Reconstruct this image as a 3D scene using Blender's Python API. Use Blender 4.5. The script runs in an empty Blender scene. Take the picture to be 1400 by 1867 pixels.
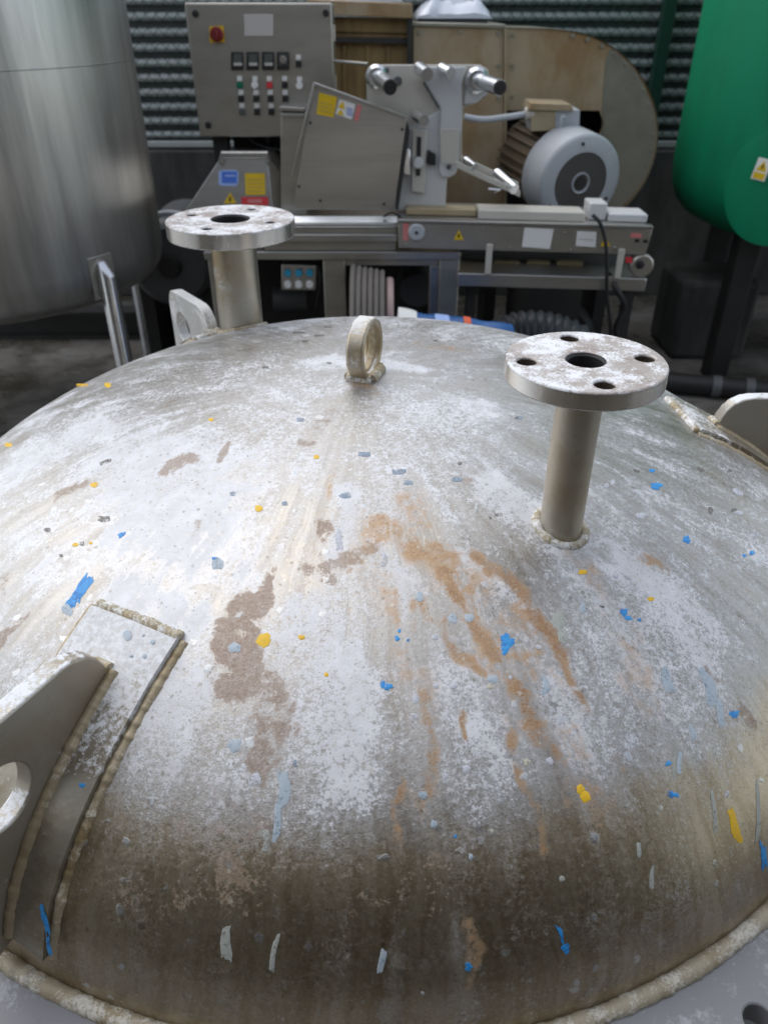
import bpy, bmesh, math, random
import numpy as np
from mathutils import Vector, Matrix, noise as mnoise

# ------------------------------------------------------------------ camera, world, sun, exposure
scene = bpy.context.scene
col = scene.collection
PITCH = math.radians(33.5)
FPX = 1400.0                      # focal length in pixels of the 1400 x 1867 photograph
CAM = Vector((0, 0, 1.6))
cam_d = bpy.data.cameras.new('camera')
cam_d.sensor_fit = 'VERTICAL'
cam_d.sensor_height = 36.0
cam_d.lens = 36.0 * FPX / 1867.0
cam_d.clip_start = 0.02
cam_d.clip_end = 500
cam_d.dof.use_dof = True
cam_d.dof.focus_distance = 0.86
cam_d.dof.aperture_fstop = 6.6
cam = bpy.data.objects.new('camera', cam_d)
cam.location = CAM
cam.rotation_euler = (math.pi / 2 - PITCH, 0, 0)
col.objects.link(cam)
scene.camera = cam

SUN_EL, SUN_AZ = math.radians(55), math.radians(-46)      # azimuth from +y towards +x
world = bpy.data.worlds.new('World')
scene.world = world
world.use_nodes = True
wn = world.node_tree
sky = wn.nodes.new('ShaderNodeTexSky')
sky.sky_type = 'NISHITA'
sky.sun_disc = False
sky.sun_elevation = SUN_EL
sky.sun_rotation = SUN_AZ
sky.dust_density = 1.2
sky.air_density = 1.0
bg = wn.nodes['Background']
bg.inputs['Strength'].default_value = 0.15
hsv = wn.nodes.new('ShaderNodeHueSaturation')          # thin high cloud: a paler blue overall
hsv.inputs['Saturation'].default_value = 0.42
wn.links.new(sky.outputs[0], hsv.inputs['Color'])
wn.links.new(hsv.outputs[0], bg.inputs['Color'])
sun_d = bpy.data.lights.new('sun', 'SUN')
sun_d.energy = 0.55
sun_d.angle = math.radians(80)
sun_d.color = (1.0, 0.97, 0.92)
sun = bpy.data.objects.new('sun', sun_d)
sd = Vector((math.sin(SUN_AZ) * math.cos(SUN_EL), math.cos(SUN_AZ) * math.cos(SUN_EL), math.sin(SUN_EL)))
sun.rotation_euler = sd.to_track_quat('Z', 'Y').to_euler()
sun.location = (0, 0, 10)
col.objects.link(sun)
scene.view_settings.view_transform = 'Standard'
scene.view_settings.look = 'None'
scene.view_settings.gamma = 1.0
scene.view_settings.use_curve_mapping = False
scene.view_settings.exposure = 0.98
scene.cycles.use_denoising = True
scene.cycles.max_bounces = 8

# ------------------------------------------------------------------ layout helpers
CP, SP = math.cos(PITCH), math.sin(PITCH)
DC = Vector((-0.028, 1.064, 0.8))       # centre of the dished head's base
DR, DB = 0.75, 0.341                    # its radius and height


def ray(x, y):
    X = (x - 700) / FPX
    Y = (933.5 - y) / FPX
    return Vector((X, CP + Y * SP, -SP + Y * CP))


def at(x, y, d):
    r = ray(x, y)
    return CAM + r * (d / r.y)


def onground(x, y, z=0.0):
    r = ray(x, y)
    return CAM + r * ((z - CAM.z) / r.z)


def ondome(x, y, lift=0.0):
    a, b = DR + lift, DB + lift
    r = ray(x, y)
    d = Vector((r.x / a, r.y / a, r.z / b))
    o = CAM - DC
    o = Vector((o.x / a, o.y / a, o.z / b))
    A, B_, C_ = d.dot(d), 2 * o.dot(d), o.dot(o) - 1
    D = max(B_ * B_ - 4 * A * C_, 0)
    return CAM + r * ((-B_ - math.sqrt(D)) / (2 * A))


def dome_z(x, y, lift=0.0):
    q = 1 - (x * x + y * y) / (DR * DR)
    return DB * math.sqrt(max(q, 0.0))


def dome_n(x, y, z):
    return Vector((x / DR ** 2, y / DR ** 2, z / DB ** 2)).normalized()


def smooth_path(pts, n=8):
    out = []
    for i in range(len(pts) - 1):
        p0, p1, p2, p3 = pts[max(i - 1, 0)], pts[i], pts[i + 1], pts[min(i + 2, len(pts) - 1)]
        for k in range(n):
            t = k / n
            out.append(0.5 * ((2 * p1) + (p2 - p0) * t + (2 * p0 - 5 * p1 + 4 * p2 - p3) * t * t + (3 * p1 - p0 - 3 * p2 + p3) * t ** 3))
    out.append(pts[-1])
    return out


class MB:
    """collects shapes in world coordinates and links them as one mesh object"""

    def __init__(self):
        self.v, self.f = [], []

    def add(self, vs, fs):
        n = len(self.v)
        self.v += [Vector(p) for p in vs]
        self.f += [[n + i for i in f] for f in fs]
        return self

    def box(self, a, b):
        x0, y0, z0 = a
        x1, y1, z1 = b
        return self.hexa([(x0, y0, z0), (x1, y0, z0), (x1, y0, z1), (x0, y0, z1)],
                         [(x0, y1, z0), (x1, y1, z0), (x1, y1, z1), (x0, y1, z1)])

    def hexa(self, front, back):
        n = len(front)
        fs = [list(range(n)), list(range(2 * n - 1, n - 1, -1))]
        fs += [[i, i + n, (i + 1) % n + n, (i + 1) % n] for i in range(n)]
        return self.add(list(front) + list(back), fs)

    def px(self, pts, d, depth):
        """upright plate outlined by photo points at distance d, running depth further back"""
        f = [at(x, y, d) for x, y in pts]
        return self.hexa(f, [p + Vector((0, depth, 0)) for p in f])

    def tube(self, path, r, n=12, caps=True, closed=False):
        path = [Vector(p) for p in path]
        m = len(path)
        rr = r if isinstance(r, (list, tuple)) else [r] * m
        base = len(self.v)
        up = None
        for i, p in enumerate(path):
            if closed:
                t = path[(i + 1) % m] - path[i - 1]
            else:
                t = path[min(i + 1, m - 1)] - path[max(i - 1, 0)]
            t.normalize()
            if up is None:
                up = Vector((0, 0, 1)) if abs(t.z) < 0.9 else Vector((0, 1, 0))
            s = t.cross(up).normalized()
            up = s.cross(t).normalized()
            for k in range(n):
                a = 2 * math.pi * k / n
                self.v.append(p + (s * math.cos(a) + up * math.sin(a)) * rr[i])
        for i in range(m if closed else m - 1):
            j = (i + 1) % m
            for k in range(n):
                self.f.append([base + i * n + k, base + i * n + (k + 1) % n, base + j * n + (k + 1) % n, base + j * n + k])
        if caps and not closed:
            self.f.append([base + k for k in range(n)][::-1])
            self.f.append([base + (m - 1) * n + k for k in range(n)])
        return self

    def cyl(self, a, b, r0, r1=None, n=24):
        return self.tube([a, b], [r0, r0 if r1 is None else r1], n)

    def lathe(self, prof, c, n=64, axis=(0, 0, 1), closed=False):
        """profile of (radius, height) turned about an axis through c"""
        ax = Vector(axis).normalized()
        s = ax.orthogonal().normalized() if abs(ax.z) < 0.99 else Vector((1, 0, 0))
        t = ax.cross(s)
        c = Vector(c)
        base = len(self.v)
        m = len(prof)
        for r, h in prof:
            for k in range(n):
                a = 2 * math.pi * k / n
                self.v.append(c + ax * h + (s * math.cos(a) + t * math.sin(a)) * r)
        for i in range(m if closed else m - 1):
            j = (i + 1) % m
            for k in range(n):
                self.f.append([base + i * n + k, base + i * n + (k + 1) % n, base + j * n + (k + 1) % n, base + j * n + k])
        return self

    def plate(self, outline, holes, o, u, v, thick):
        """flat plate with real holes: 2D loops in the frame (o, u, v), thick along u x v"""
        bm = bmesh.new()
        o, u, v = Vector(o), Vector(u), Vector(v)
        w = u.cross(v).normalized()
        es = []
        for loop in [outline] + list(holes):
            vs = [bm.verts.new(o + u * p[0] + v * p[1]) for p in loop]
            es += [bm.edges.new((vs[i], vs[(i + 1) % len(vs)])) for i in range(len(vs))]
        bmesh.ops.triangle_fill(bm, edges=es, use_beauty=True, use_dissolve=False)
        r = bmesh.ops.extrude_face_region(bm, geom=list(bm.faces))
        bmesh.ops.translate(bm, vec=w * thick, verts=[g for g in r['geom'] if isinstance(g, bmesh.types.BMVert)])
        bmesh.ops.recalc_face_normals(bm, faces=bm.faces)
        bm.verts.index_update()
        self.add([x.co.copy() for x in bm.verts], [[x.index for x in f.verts] for f in bm.faces])
        bm.free()
        return self

    def build(self, name, mat, parent=None, smooth=35, bevel=0.0, seg=2, fix=True):
        return link(name, self.v, self.f, mat, parent, smooth, bevel, seg, fix)


def base_of(o):
    p = Vector((0, 0, 0))
    while o is not None:
        p += o.location
        o = o.parent
    return p


def link(name, verts, faces, mat, parent=None, smooth=35, bevel=0.0, seg=2, fix=True):
    me = bpy.data.meshes.new(name)
    b = base_of(parent)
    me.from_pydata([Vector(p) - b for p in verts], [], faces)
    if fix:
        bm = bmesh.new()
        bm.from_mesh(me)
        bmesh.ops.recalc_face_normals(bm, faces=bm.faces)
        bm.to_mesh(me)
        bm.free()
    if smooth:
        me.shade_smooth()
        me.set_sharp_from_angle(angle=math.radians(smooth))
    me.materials.append(mat)
    o = bpy.data.objects.new(name, me)
    if parent:
        o.parent = parent
    col.objects.link(o)
    if bevel:
        md = o.modifiers.new('edge', 'BEVEL')
        md.width = bevel
        md.segments = seg
        md.limit_method = 'ANGLE'
        md.angle_limit = math.radians(40)
        md.harden_normals = False
    return o


def thing(name, label, cat, loc, group=None):
    o = bpy.data.objects.new(name, None)
    o.empty_display_size = 0.1
    o.location = loc
    col.objects.link(o)
    return tag(o, label, cat, group)


def tag(o, label, cat, group=None):
    o['label'] = label
    o['category'] = cat
    if group:
        o['group'] = group
    return o


def circle(cx, cy, r, n=32, ph=0.0):
    return [(cx + r * math.cos(2 * math.pi * k / n + ph), cy + r * math.sin(2 * math.pi * k / n + ph)) for k in range(n)]


# ------------------------------------------------------------------ materials
class NT:
    def __init__(self, name):
        self.m = bpy.data.materials.new(name)
        self.m.use_nodes = True
        self.t = self.m.node_tree
        self.b = self.t.nodes['Principled BSDF']
        self._co = None

    def n(self, typ, **kw):
        x = self.t.nodes.new(typ)
        for k, v in kw.items():
            if k in x.inputs.keys():
                x.inputs[k].default_value = v
            else:
                setattr(x, k, v)
        return x

    def l(self, a, b):
        self.t.links.new(a, b)

    def co(self):
        if self._co is None:
            self._co = self.n('ShaderNodeTexCoord').outputs['Object']
        return self._co

    def scaled(self, s, src=None):
        mp = self.n('ShaderNodeMapping')
        mp.inputs['Scale'].default_value = s
        self.l(src or self.co(), mp.inputs['Vector'])
        return mp.outputs[0]

    def noise(self, scale, detail=5, rough=0.6, vec=None, dist=0.0):
        x = self.n('ShaderNodeTexNoise')
        x.inputs['Scale'].default_value = scale
        x.inputs['Detail'].default_value = detail
        x.inputs['Roughness'].default_value = rough
        x.inputs['Distortion'].default_value = dist
        self.l(vec or self.co(), x.inputs['Vector'])
        return x.outputs['Fac']

    def ramp(self, fac, lo, hi, smooth=True):
        x = self.n('ShaderNodeMapRange')
        x.interpolation_type = 'SMOOTHSTEP' if smooth else 'LINEAR'
        self.l(fac, x.inputs[0])
        for i, v in ((1, lo), (2, hi)):
            if hasattr(v, 'links'):
                self.l(v, x.inputs[i])
            else:
                x.inputs[i].default_value = v
        return x.outputs[0]

    def math(self, op, a, b=0.0, c=0.0):
        x = self.n('ShaderNodeMath', operation=op)
        for i, v in enumerate((a, b, c)):
            if hasattr(v, 'links'):
                self.l(v, x.inputs[i])
            else:
                x.inputs[i].default_value = v
        return x.outputs[0]

    def mix(self, fac, a, b, typ='RGBA', blend='MIX'):
        x = self.n('ShaderNodeMix', data_type=typ)
        if typ == 'RGBA':
            x.blend_type = blend
        idx = {'RGBA': (0, 6, 7, 2), 'FLOAT': (0, 2, 3, 0)}[typ]
        for i, v in zip(idx[:3], (fac, a, b)):
            if hasattr(v, 'links'):
                self.l(v, x.inputs[i])
            else:
                if typ == 'RGBA' and i != 0 and len(v) == 3:
                    v = (*v, 1)
                x.inputs[i].default_value = v
        return x.outputs[idx[3]]

    def put(self, sock, v):
        if hasattr(v, 'links'):
            self.l(v, self.b.inputs[sock])
        else:
            if sock == 'Base Color' and len(v) == 3:
                v = (*v, 1)
            self.b.inputs[sock].default_value = v

    def bump(self, h, strength=0.3, dist=0.002):
        x = self.n('ShaderNodeBump')
        x.inputs['Strength'].default_value = strength
        x.inputs['Distance'].default_value = dist
        self.l(h, x.inputs['Height'])
        self.l(x.outputs[0], self.b.inputs['Normal'])


def plain(name, c, rough=0.5, metal=0.0, c2=None, scale=9.0, bump=0.15, stretch=(1, 1, 1), amount=0.5, spec=0.5):
    """paint, plastic or metal with uneven colour, gloss and fine relief"""
    m = NT(name)
    v = m.scaled(stretch)
    a = m.noise(scale, 6, 0.62, v)
    c2 = c2 or tuple(x * 0.6 for x in c)
    f = m.ramp(a, 0.35, 0.75)
    f = m.math('MULTIPLY', f, amount)
    m.put('Base Color', m.mix(f, c, c2))
    fine = m.noise(scale * 9, 4, 0.6, v)
    m.put('Roughness', m.math('ADD', m.math('MULTIPLY', fine, 0.22), rough - 0.11))
    m.put('Metallic', metal)
    m.b.inputs['Specular IOR Level'].default_value = spec
    if bump:
        m.bump(fine, bump, 0.0015)
    return m.m


M = {}
M['steel'] = plain('brushed_steel', (0.46, 0.45, 0.425), 0.33, 0.9, (0.36, 0.345, 0.31), 4, 0.08, (1, 1, 8), 0.6)
M['steel_dull'] = plain('dull_steel', (0.44, 0.42, 0.37), 0.40, 0.85, (0.33, 0.305, 0.26), 6, 0.1, (1, 1, 3), 0.6)
M['steel_tank'] = plain('tank_steel', (0.58, 0.575, 0.55), 0.40, 0.88, (0.25, 0.245, 0.235), 2.2, 0.05, (2.6, 2.6, 0.22), 1.0)  # light and dark upright bands in the colour imitate reflections
_t = M['steel_tank'].node_tree
_tan = _t.nodes.new('ShaderNodeTangent')
_tan.direction_type = 'RADIAL'
_tan.axis = 'Z'
_pb = _t.nodes['Principled BSDF']
_t.links.new(_tan.outputs[0], _pb.inputs['Tangent'])
_pb.inputs['Anisotropic'].default_value = 0.75
M['chrome'] = plain('polished_roller', (0.75, 0.76, 0.78), 0.22, 0.95, (0.6, 0.6, 0.6), 12, 0.03)
M['black'] = plain('black_rubber', (0.012, 0.012, 0.012), 0.55, 0, (0.025, 0.024, 0.022), 8, 0.2)
M['dark'] = plain('shade_dark_steel', (0.025, 0.025, 0.024), 0.6, 0.1, (0.045, 0.04, 0.033), 6, 0.2)  # near black, also deepening the shade under the machine table
M['darkgrey'] = plain('dark_grey_paint', (0.10, 0.105, 0.11), 0.5, 0.1, (0.06, 0.055, 0.05), 6, 0.2)
M['cream'] = plain('cream_plate', (0.56, 0.54, 0.48), 0.42, 0.15, (0.46, 0.43, 0.36), 5, 0.05)
M['white_plate'] = plain('off_white_plate', (0.60, 0.61, 0.61), 0.42, 0.15, (0.50, 0.49, 0.46), 5, 0.05)
M['motor_grey'] = plain('motor_grey_paint', (0.42, 0.45, 0.48), 0.48, 0, (0.34, 0.35, 0.35), 8, 0.15)
M['motor_brown'] = plain('motor_rusty_fins', (0.17, 0.14, 0.10), 0.6, 0.3, (0.25, 0.16, 0.08), 10, 0.2)
M['box_tan'] = plain('terminal_box_tan', (0.38, 0.32, 0.20), 0.5, 0.1, (0.28, 0.20, 0.10), 9, 0.15)
M['green'] = plain('green_tank_paint', (0.0, 0.215, 0.098), 0.62, 0, (0.003, 0.150, 0.068), 2.2, 0.15, (1.5, 1.5, 0.6), 0.9, 0.3)
M['green_post'] = plain('green_fence_paint', (0.012, 0.055, 0.035), 0.5, 0, (0.02, 0.045, 0.03), 10, 0.1)
M['corrugated'] = plain('corrugated_sheet', (0.47, 0.50, 0.49), 0.5, 0.3, (0.32, 0.34, 0.32), 5, 0.1)
M['fan_steel'] = plain('fan_stained_steel', (0.50, 0.42, 0.29), 0.40, 0.45, (0.33, 0.19, 0.07), 3.2, 0.12, (1.3, 1.3, 0.7), 1.0)
M['fan_rim'] = plain('fan_scroll_steel', (0.46, 0.45, 0.37), 0.34, 0.75, (0.26, 0.28, 0.21), 3, 0.1, (1, 1, 1), 0.7)
M['crate'] = plain('brown_sheet', (0.30, 0.21, 0.09), 0.5, 0.3, (0.15, 0.09, 0.035), 3.5, 0.15, (3, 1, 0.6), 0.9)
M['film'] = plain('clear_film', (0.62, 0.66, 0.72), 0.22, 0, (0.50, 0.53, 0.60), 14, 0.5)
M['hose'] = plain('ribbed_hose', (0.24, 0.215, 0.19), 0.5, 0, (0.17, 0.15, 0.13), 10, 0.2)
M['pink'] = plain('pink_disc', (0.50, 0.36, 0.33), 0.5, 0, (0.42, 0.3, 0.28), 10, 0.1)
M['yellow'] = plain('yellow_sticker', (0.72, 0.48, 0.01), 0.45, 0, (0.62, 0.40, 0.01), 20, 0.02)
M['red'] = plain('red_sticker', (0.62, 0.04, 0.05), 0.45, 0, (0.55, 0.05, 0.05), 20, 0.02)
M['pinkred'] = plain('faded_red_sticker', (0.60, 0.18, 0.17), 0.5, 0, (0.65, 0.3, 0.28), 20, 0.02)
M['blue'] = plain('blue_sticker', (0.06, 0.17, 0.62), 0.4, 0, (0.1, 0.22, 0.66), 20, 0.02)
M['paleblue'] = plain('pale_blue_print', (0.35, 0.48, 0.80), 0.4, 0, (0.3, 0.42, 0.75), 20, 0.02)
M['white'] = plain('white_label', (0.78, 0.77, 0.74), 0.5, 0, (0.7, 0.69, 0.64), 20, 0.02)
M['palelabel'] = plain('faded_label', (0.52, 0.49, 0.45), 0.5, 0, (0.48, 0.45, 0.41), 20, 0.02)
M['ink'] = plain('black_print', (0.015, 0.015, 0.015), 0.5, 0, None, 20, 0.0)
M['btn_red'] = plain('dark_red_switch', (0.22, 0.02, 0.02), 0.4, 0, None, 20, 0.0)
M['btn_green'] = plain('green_button', (0.0, 0.16, 0.08), 0.35, 0, None, 20, 0.0)
M['btn_blue'] = plain('blue_button', (0.03, 0.32, 0.52), 0.3, 0, None, 20, 0.0)
M['meter'] = plain('meter_face', (0.10, 0.11, 0.10), 0.3, 0, None, 20, 0.0)
M['tarp'] = plain('blue_tarpaulin', (0.014, 0.10, 0.30), 0.4, 0, (0.008, 0.04, 0.13), 14, 0.3)
M['orange'] = plain('orange_patch', (0.75, 0.12, 0.04), 0.5, 0, None, 20, 0.0)
M['duct'] = plain('grey_flexible_duct', (0.10, 0.11, 0.125), 0.45, 0.1, (0.055, 0.058, 0.065), 8, 0.2)
M['canopy'] = plain('unseen_canopy_sheet', (0.64, 0.53, 0.37), 0.7, 0, (0.55, 0.45, 0.31), 1.5, 0.2)  # tan of the added canopy supplies the warm reflection in the dome
M['wallpaint'] = plain('unseen_workshop_wall', (0.04, 0.03, 0.018), 0.7, 0, (0.03, 0.022, 0.014), 1.5, 0.2)


def ground_mat():
    m = NT('yard_concrete')
    a = m.noise(1.6, 8, 0.65)
    b = m.noise(14, 6, 0.7)
    c = m.mix(m.ramp(a, 0.38, 0.66), (0.065, 0.058, 0.044), (0.19, 0.18, 0.165))
    c = m.mix(m.math('MULTIPLY', m.ramp(b, 0.45, 0.75), 0.6), c, (0.05, 0.042, 0.03))
    m.put('Base Color', c)
    m.put('Roughness', m.ramp(a, 0.3, 0.8))
    m.bump(b, 0.5, 0.006)
    return m.m


def wall_mat():
    m = NT('grimy_concrete_wall')
    a = m.noise(3, 8, 0.65, m.scaled((1, 1, 0.35)))
    b = m.noise(20, 5, 0.7)
    c = m.mix(m.ramp(a, 0.35, 0.7), (0.035, 0.035, 0.032), (0.115, 0.114, 0.105))
    m.put('Base Color', m.mix(m.math('MULTIPLY', b, 0.4), c, (0.03, 0.03, 0.028)))
    m.put('Roughness', 0.85)
    m.bump(b, 0.4, 0.004)
    return m.m


def residue_mat(name, steel, white, amount, scale=60, metal=0.75, rough=0.4, brown=(0.20, 0.15, 0.09), top=0.0):
    """bare steel carrying patches of white residue and brown stain"""
    m = NT(name)
    a = m.noise(scale * 0.25, 7, 0.7)
    b = m.noise(scale * 2.2, 5, 0.75)
    c = m.noise(scale * 0.12, 5, 0.6)
    f = m.math('ADD', m.math('MULTIPLY', a, 0.6), m.math('MULTIPLY', b, 0.4))
    if top:
        geo = m.n('ShaderNodeNewGeometry')
        sz = m.n('ShaderNodeSeparateXYZ')
        m.l(geo.outputs['True Normal'], sz.inputs[0])
        f = m.math('ADD', f, m.math('MULTIPLY', m.ramp(sz.outputs[2], 0.45, 0.9), top))
    f = m.ramp(f, 0.59 - amount * 0.25, 0.67 - amount * 0.2)
    base = m.mix(m.math('MULTIPLY', m.ramp(c, 0.4, 0.7), 0.8), steel, brown)
    base = m.mix(m.math('MULTIPLY', m.ramp(b, 0.55, 0.8), 0.5), base, tuple(x * 0.4 for x in steel))
    m.put('Base Color', m.mix(f, base, white))
    m.put('Metallic', m.mix(f, metal, 0.0, 'FLOAT'))
    m.put('Roughness', m.mix(f, rough, 0.65, 'FLOAT'))
    m.bump(m.math('ADD', m.math('MULTIPLY', b, 0.5), f), 0.35, 0.0012)
    return m.m


M['flange1'] = residue_mat('flange_top_residue', (0.46, 0.41, 0.37), (0.78, 0.79, 0.80), 0.55, 150, 0.4, 0.45, (0.28, 0.21, 0.17))
M['flange2'] = residue_mat('far_flange_residue', (0.36, 0.33, 0.30), (0.76, 0.76, 0.76), 0.62, 90, 0.4, 0.45, (0.33, 0.25, 0.21))
M['pipe'] = residue_mat('nozzle_pipe_steel', (0.50, 0.465, 0.39), (0.5, 0.5, 0.47), 0.05, 60, 0.7, 0.40, (0.38, 0.31, 0.21))
M['pipe2'] = residue_mat('far_nozzle_pipe_steel', (0.48, 0.45, 0.38), (0.5, 0.5, 0.47), 0.0, 50, 0.9, 0.33, (0.34, 0.24, 0.10))
M['dark_rusty_hole'] = plain('dark_rusty_bolt_hole', (0.06, 0.045, 0.03), 0.7, 0.1, (0.12, 0.07, 0.04), 60, 0.3)
M['rimedge'] = plain('machined_flange_edge', (0.82, 0.80, 0.76), 0.24, 0.95, (0.70, 0.65, 0.56), 14, 0.02, (1, 1, 0.2), 0.9)
M['weld_white'] = residue_mat('whitened_weld', (0.40, 0.34, 0.22), (0.78, 0.78, 0.76), 0.50, 120, 0.1, 0.6, (0.33, 0.24, 0.12))
M['weld_cream'] = residue_mat('cream_weld', (0.40, 0.35, 0.25), (0.64, 0.61, 0.53), 0.48, 150, 0.15, 0.6, (0.28, 0.20, 0.10))
M['weld_bare'] = residue_mat('bare_weld', (0.46, 0.38, 0.25), (0.62, 0.57, 0.45), 0.32, 70, 0.3, 0.45, (0.24, 0.16, 0.06))
M['lug_face'] = residue_mat('lug_plate_steel', (0.44, 0.41, 0.35), (0.74, 0.75, 0.76), 0.05, 60, 0.55, 0.42, (0.33, 0.27, 0.19), 0.15)
M['lug_far'] = residue_mat('far_lug_plate_steel', (0.55, 0.55, 0.53), (0.72, 0.72, 0.71), 0.4, 50, 0.4, 0.45, (0.38, 0.33, 0.27))
M['ring'] = residue_mat('lifting_ring_steel', (0.47, 0.41, 0.31), (0.74, 0.72, 0.68), 0.14, 120, 0.6, 0.42, (0.36, 0.25, 0.10), 0.14)
M['flangering'] = residue_mat('grey_flange_ring', (0.21, 0.21, 0.22), (0.34, 0.345, 0.365), 0.30, 40, 0.1, 0.6, (0.22, 0.215, 0.21))
def worn_paint(name, c, c2, wear):
    """dried paint, thin and partly worn away so that the skin below shows through"""
    m = NT(name)
    a = m.noise(75, 5, 0.7)
    b = m.noise(420, 3, 0.75)
    m.put('Base Color', m.mix(m.ramp(m.math('ADD', m.math('MULTIPLY', a, 0.6), m.math('MULTIPLY', b, 0.4)), 0.40, 0.62), c, c2))
    m.put('Roughness', 0.48)
    f = m.math('ADD', m.math('MULTIPLY', a, 0.55), m.math('MULTIPLY', b, 0.45))
    m.put('Alpha', m.ramp(f, 0.26 + 0.2 * wear, 0.40 + 0.2 * wear))
    m.bump(b, 0.15, 0.0004)
    return m.m


PAINT = {
    'blue': worn_paint('blue_paint', (0.016, 0.22, 0.60), (0.05, 0.33, 0.68), 0.35),
    'yellow': worn_paint('yellow_paint', (0.80, 0.50, 0.012), (0.70, 0.42, 0.02), 0.0),
    'grey': worn_paint('blue_grey_paint', (0.34, 0.42, 0.48), (0.44, 0.49, 0.53), 0.35),
    'teal': worn_paint('dull_blue_paint', (0.16, 0.25, 0.36), (0.30, 0.36, 0.42), 0.75),
    'cream': worn_paint('cream_paint', (0.55, 0.53, 0.42), (0.44, 0.42, 0.34), 0.4),
    'white': worn_paint('white_paint', (0.62, 0.63, 0.68), (0.50, 0.51, 0.55), 0.65),
    'pale': worn_paint('pale_grey_paint', (0.44, 0.46, 0.42), (0.34, 0.35, 0.31), 0.5),
    'dark': worn_paint('dark_tar_spot', (0.13, 0.115, 0.095), (0.22, 0.20, 0.18), 0.75),
}


def dome_mat():
    """weathered stainless head: white residue, brown dirt and orange runs laid out by mesh attributes"""
    m = NT('weathered_dished_head')
    at_ = m.n('ShaderNodeAttribute', attribute_name='stain')
    sep = m.n('ShaderNodeSeparateColor')
    m.l(at_.outputs['Color'], sep.inputs[0])
    W, O, Bn = sep.outputs[0], sep.outputs[1], sep.outputs[2]
    pol = m.n('ShaderNodeAttribute', attribute_name='polar').outputs['Vector']
    warp = m.n('ShaderNodeTexNoise')
    warp.inputs['Scale'].default_value = 7.0
    warp.inputs['Detail'].default_value = 4.0
    m.l(m.co(), warp.inputs['Vector'])
    wsub = m.n('ShaderNodeVectorMath', operation='SCALE')
    wsub.inputs['Scale'].default_value = 0.10
    m.l(warp.outputs['Color'], wsub.inputs[0])
    wadd = m.n('ShaderNodeVectorMath', operation='ADD')
    m.l(pol, wadd.inputs[0])
    m.l(wsub.outputs[0], wadd.inputs[1])
    pw = wadd.outputs[0]
    streak = m.noise(5.0, 7, 0.68, m.scaled((3.4, 0.8, 1), pw))            # runs down the slope
    streak2 = m.noise(11.0, 6, 0.7, m.scaled((2.6, 0.45, 1), pw))
    zone = m.ramp(m.noise(4.2, 4, 0.6, None, 0.3), 0.40, 0.62)
    big = m.noise(6.5, 8, 0.7, None, 0.5)
    mid = m.noise(30, 7, 0.74, None, 0.3)
    fine = m.noise(170, 4, 0.8)
    vfine = m.noise(430, 3, 0.8)
    grain = m.math('ADD', m.math('MULTIPLY', fine, 0.5), m.math('MULTIPLY', vfine, 0.5))
    # white residue, breaking up into speckle at its edges
    def dev(x, k):
        return m.math('MULTIPLY', m.math('SUBTRACT', x, 0.5), k)
    sxyz = m.n('ShaderNodeSeparateXYZ')
    m.l(pol, sxyz.inputs[0])
    away = m.ramp(sxyz.outputs[1], 0.08, 0.42)
    w = m.math('ADD', m.math('MULTIPLY', dev(streak, 1.1), m.math('ADD', m.math('MULTIPLY', away, 0.85), 0.15)), dev(big, 1.0))
    w = m.math('ADD', w, dev(mid, 0.75))
    w = m.math('ADD', w, W)
    sp_ = m.math('MULTIPLY', m.math('ADD', dev(fine, 1.3), dev(vfine, 0.9)), m.math('ADD', m.math('MULTIPLY', zone, 0.85), 0.30))
    wash = m.math('MULTIPLY', m.ramp(m.math('ADD', w, m.math('MULTIPLY', sp_, 0.6)), -0.02, 0.62), 0.74)     # thin see-through film
    crust = m.ramp(m.math('ADD', w, m.math('MULTIPLY', sp_, 1.1)), 0.38, 0.68)                                                      # thick residue
    white = m.math('MAXIMUM', wash, m.math('MULTIPLY', crust, 0.95))
    base = m.mix(m.math('MULTIPLY', m.ramp(m.mix(away, big, streak2, 'FLOAT'), 0.36, 0.66), 0.75), (0.46, 0.392, 0.285), (0.28, 0.217, 0.128))
    base = m.mix(m.math('MULTIPLY', m.ramp(grain, 0.50, 0.66), 0.55), base, (0.57, 0.53, 0.455))
    base = m.mix(m.math('MULTIPLY', m.ramp(mid, 0.50, 0.72), 0.5), base, (0.25, 0.19, 0.12))
    base = m.mix(m.math('MULTIPLY', m.ramp(grain, 0.48, 0.34), 0.45), base, (0.16, 0.13, 0.09))
    crown_grey = m.math('MULTIPLY', m.ramp(m.math('ADD', W, dev(mid, 0.5)), 0.06, 0.32), 0.72)      # greyer base colour on the crown
    base = m.mix(crown_grey, base, m.mix(m.ramp(streak2, 0.36, 0.66), (0.43, 0.415, 0.39), (0.285, 0.265, 0.235)))
    colr = m.mix(wash, base, m.mix(m.ramp(grain, 0.4, 0.62), (0.375, 0.372, 0.37), (0.52, 0.525, 0.535)))
    colr = m.mix(m.math('MULTIPLY', crust, 0.88), colr, m.mix(m.ramp(mid, 0.35, 0.7), (0.59, 0.59, 0.595), (0.73, 0.735, 0.75)))
    colr = m.mix(m.math('MULTIPLY', m.math('MULTIPLY', m.ramp(m.math('ADD', m.math('MULTIPLY', grain, 0.6), m.math('MULTIPLY', mid, 0.4)), 0.46, 0.37), 0.55), zone), colr, (0.25, 0.22, 0.185))
    # brown dirt patches
    nb = m.math('ADD', m.math('MULTIPLY', mid, 0.5), m.math('MULTIPLY', grain, 0.28))
    nb = m.math('SUBTRACT', m.math('ADD', nb, m.math('MULTIPLY', big, 0.22)), 0.5)
    br = m.ramp(m.math('ADD', Bn, m.math('MULTIPLY', nb, 6.5)), 0.38, 0.64)
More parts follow.
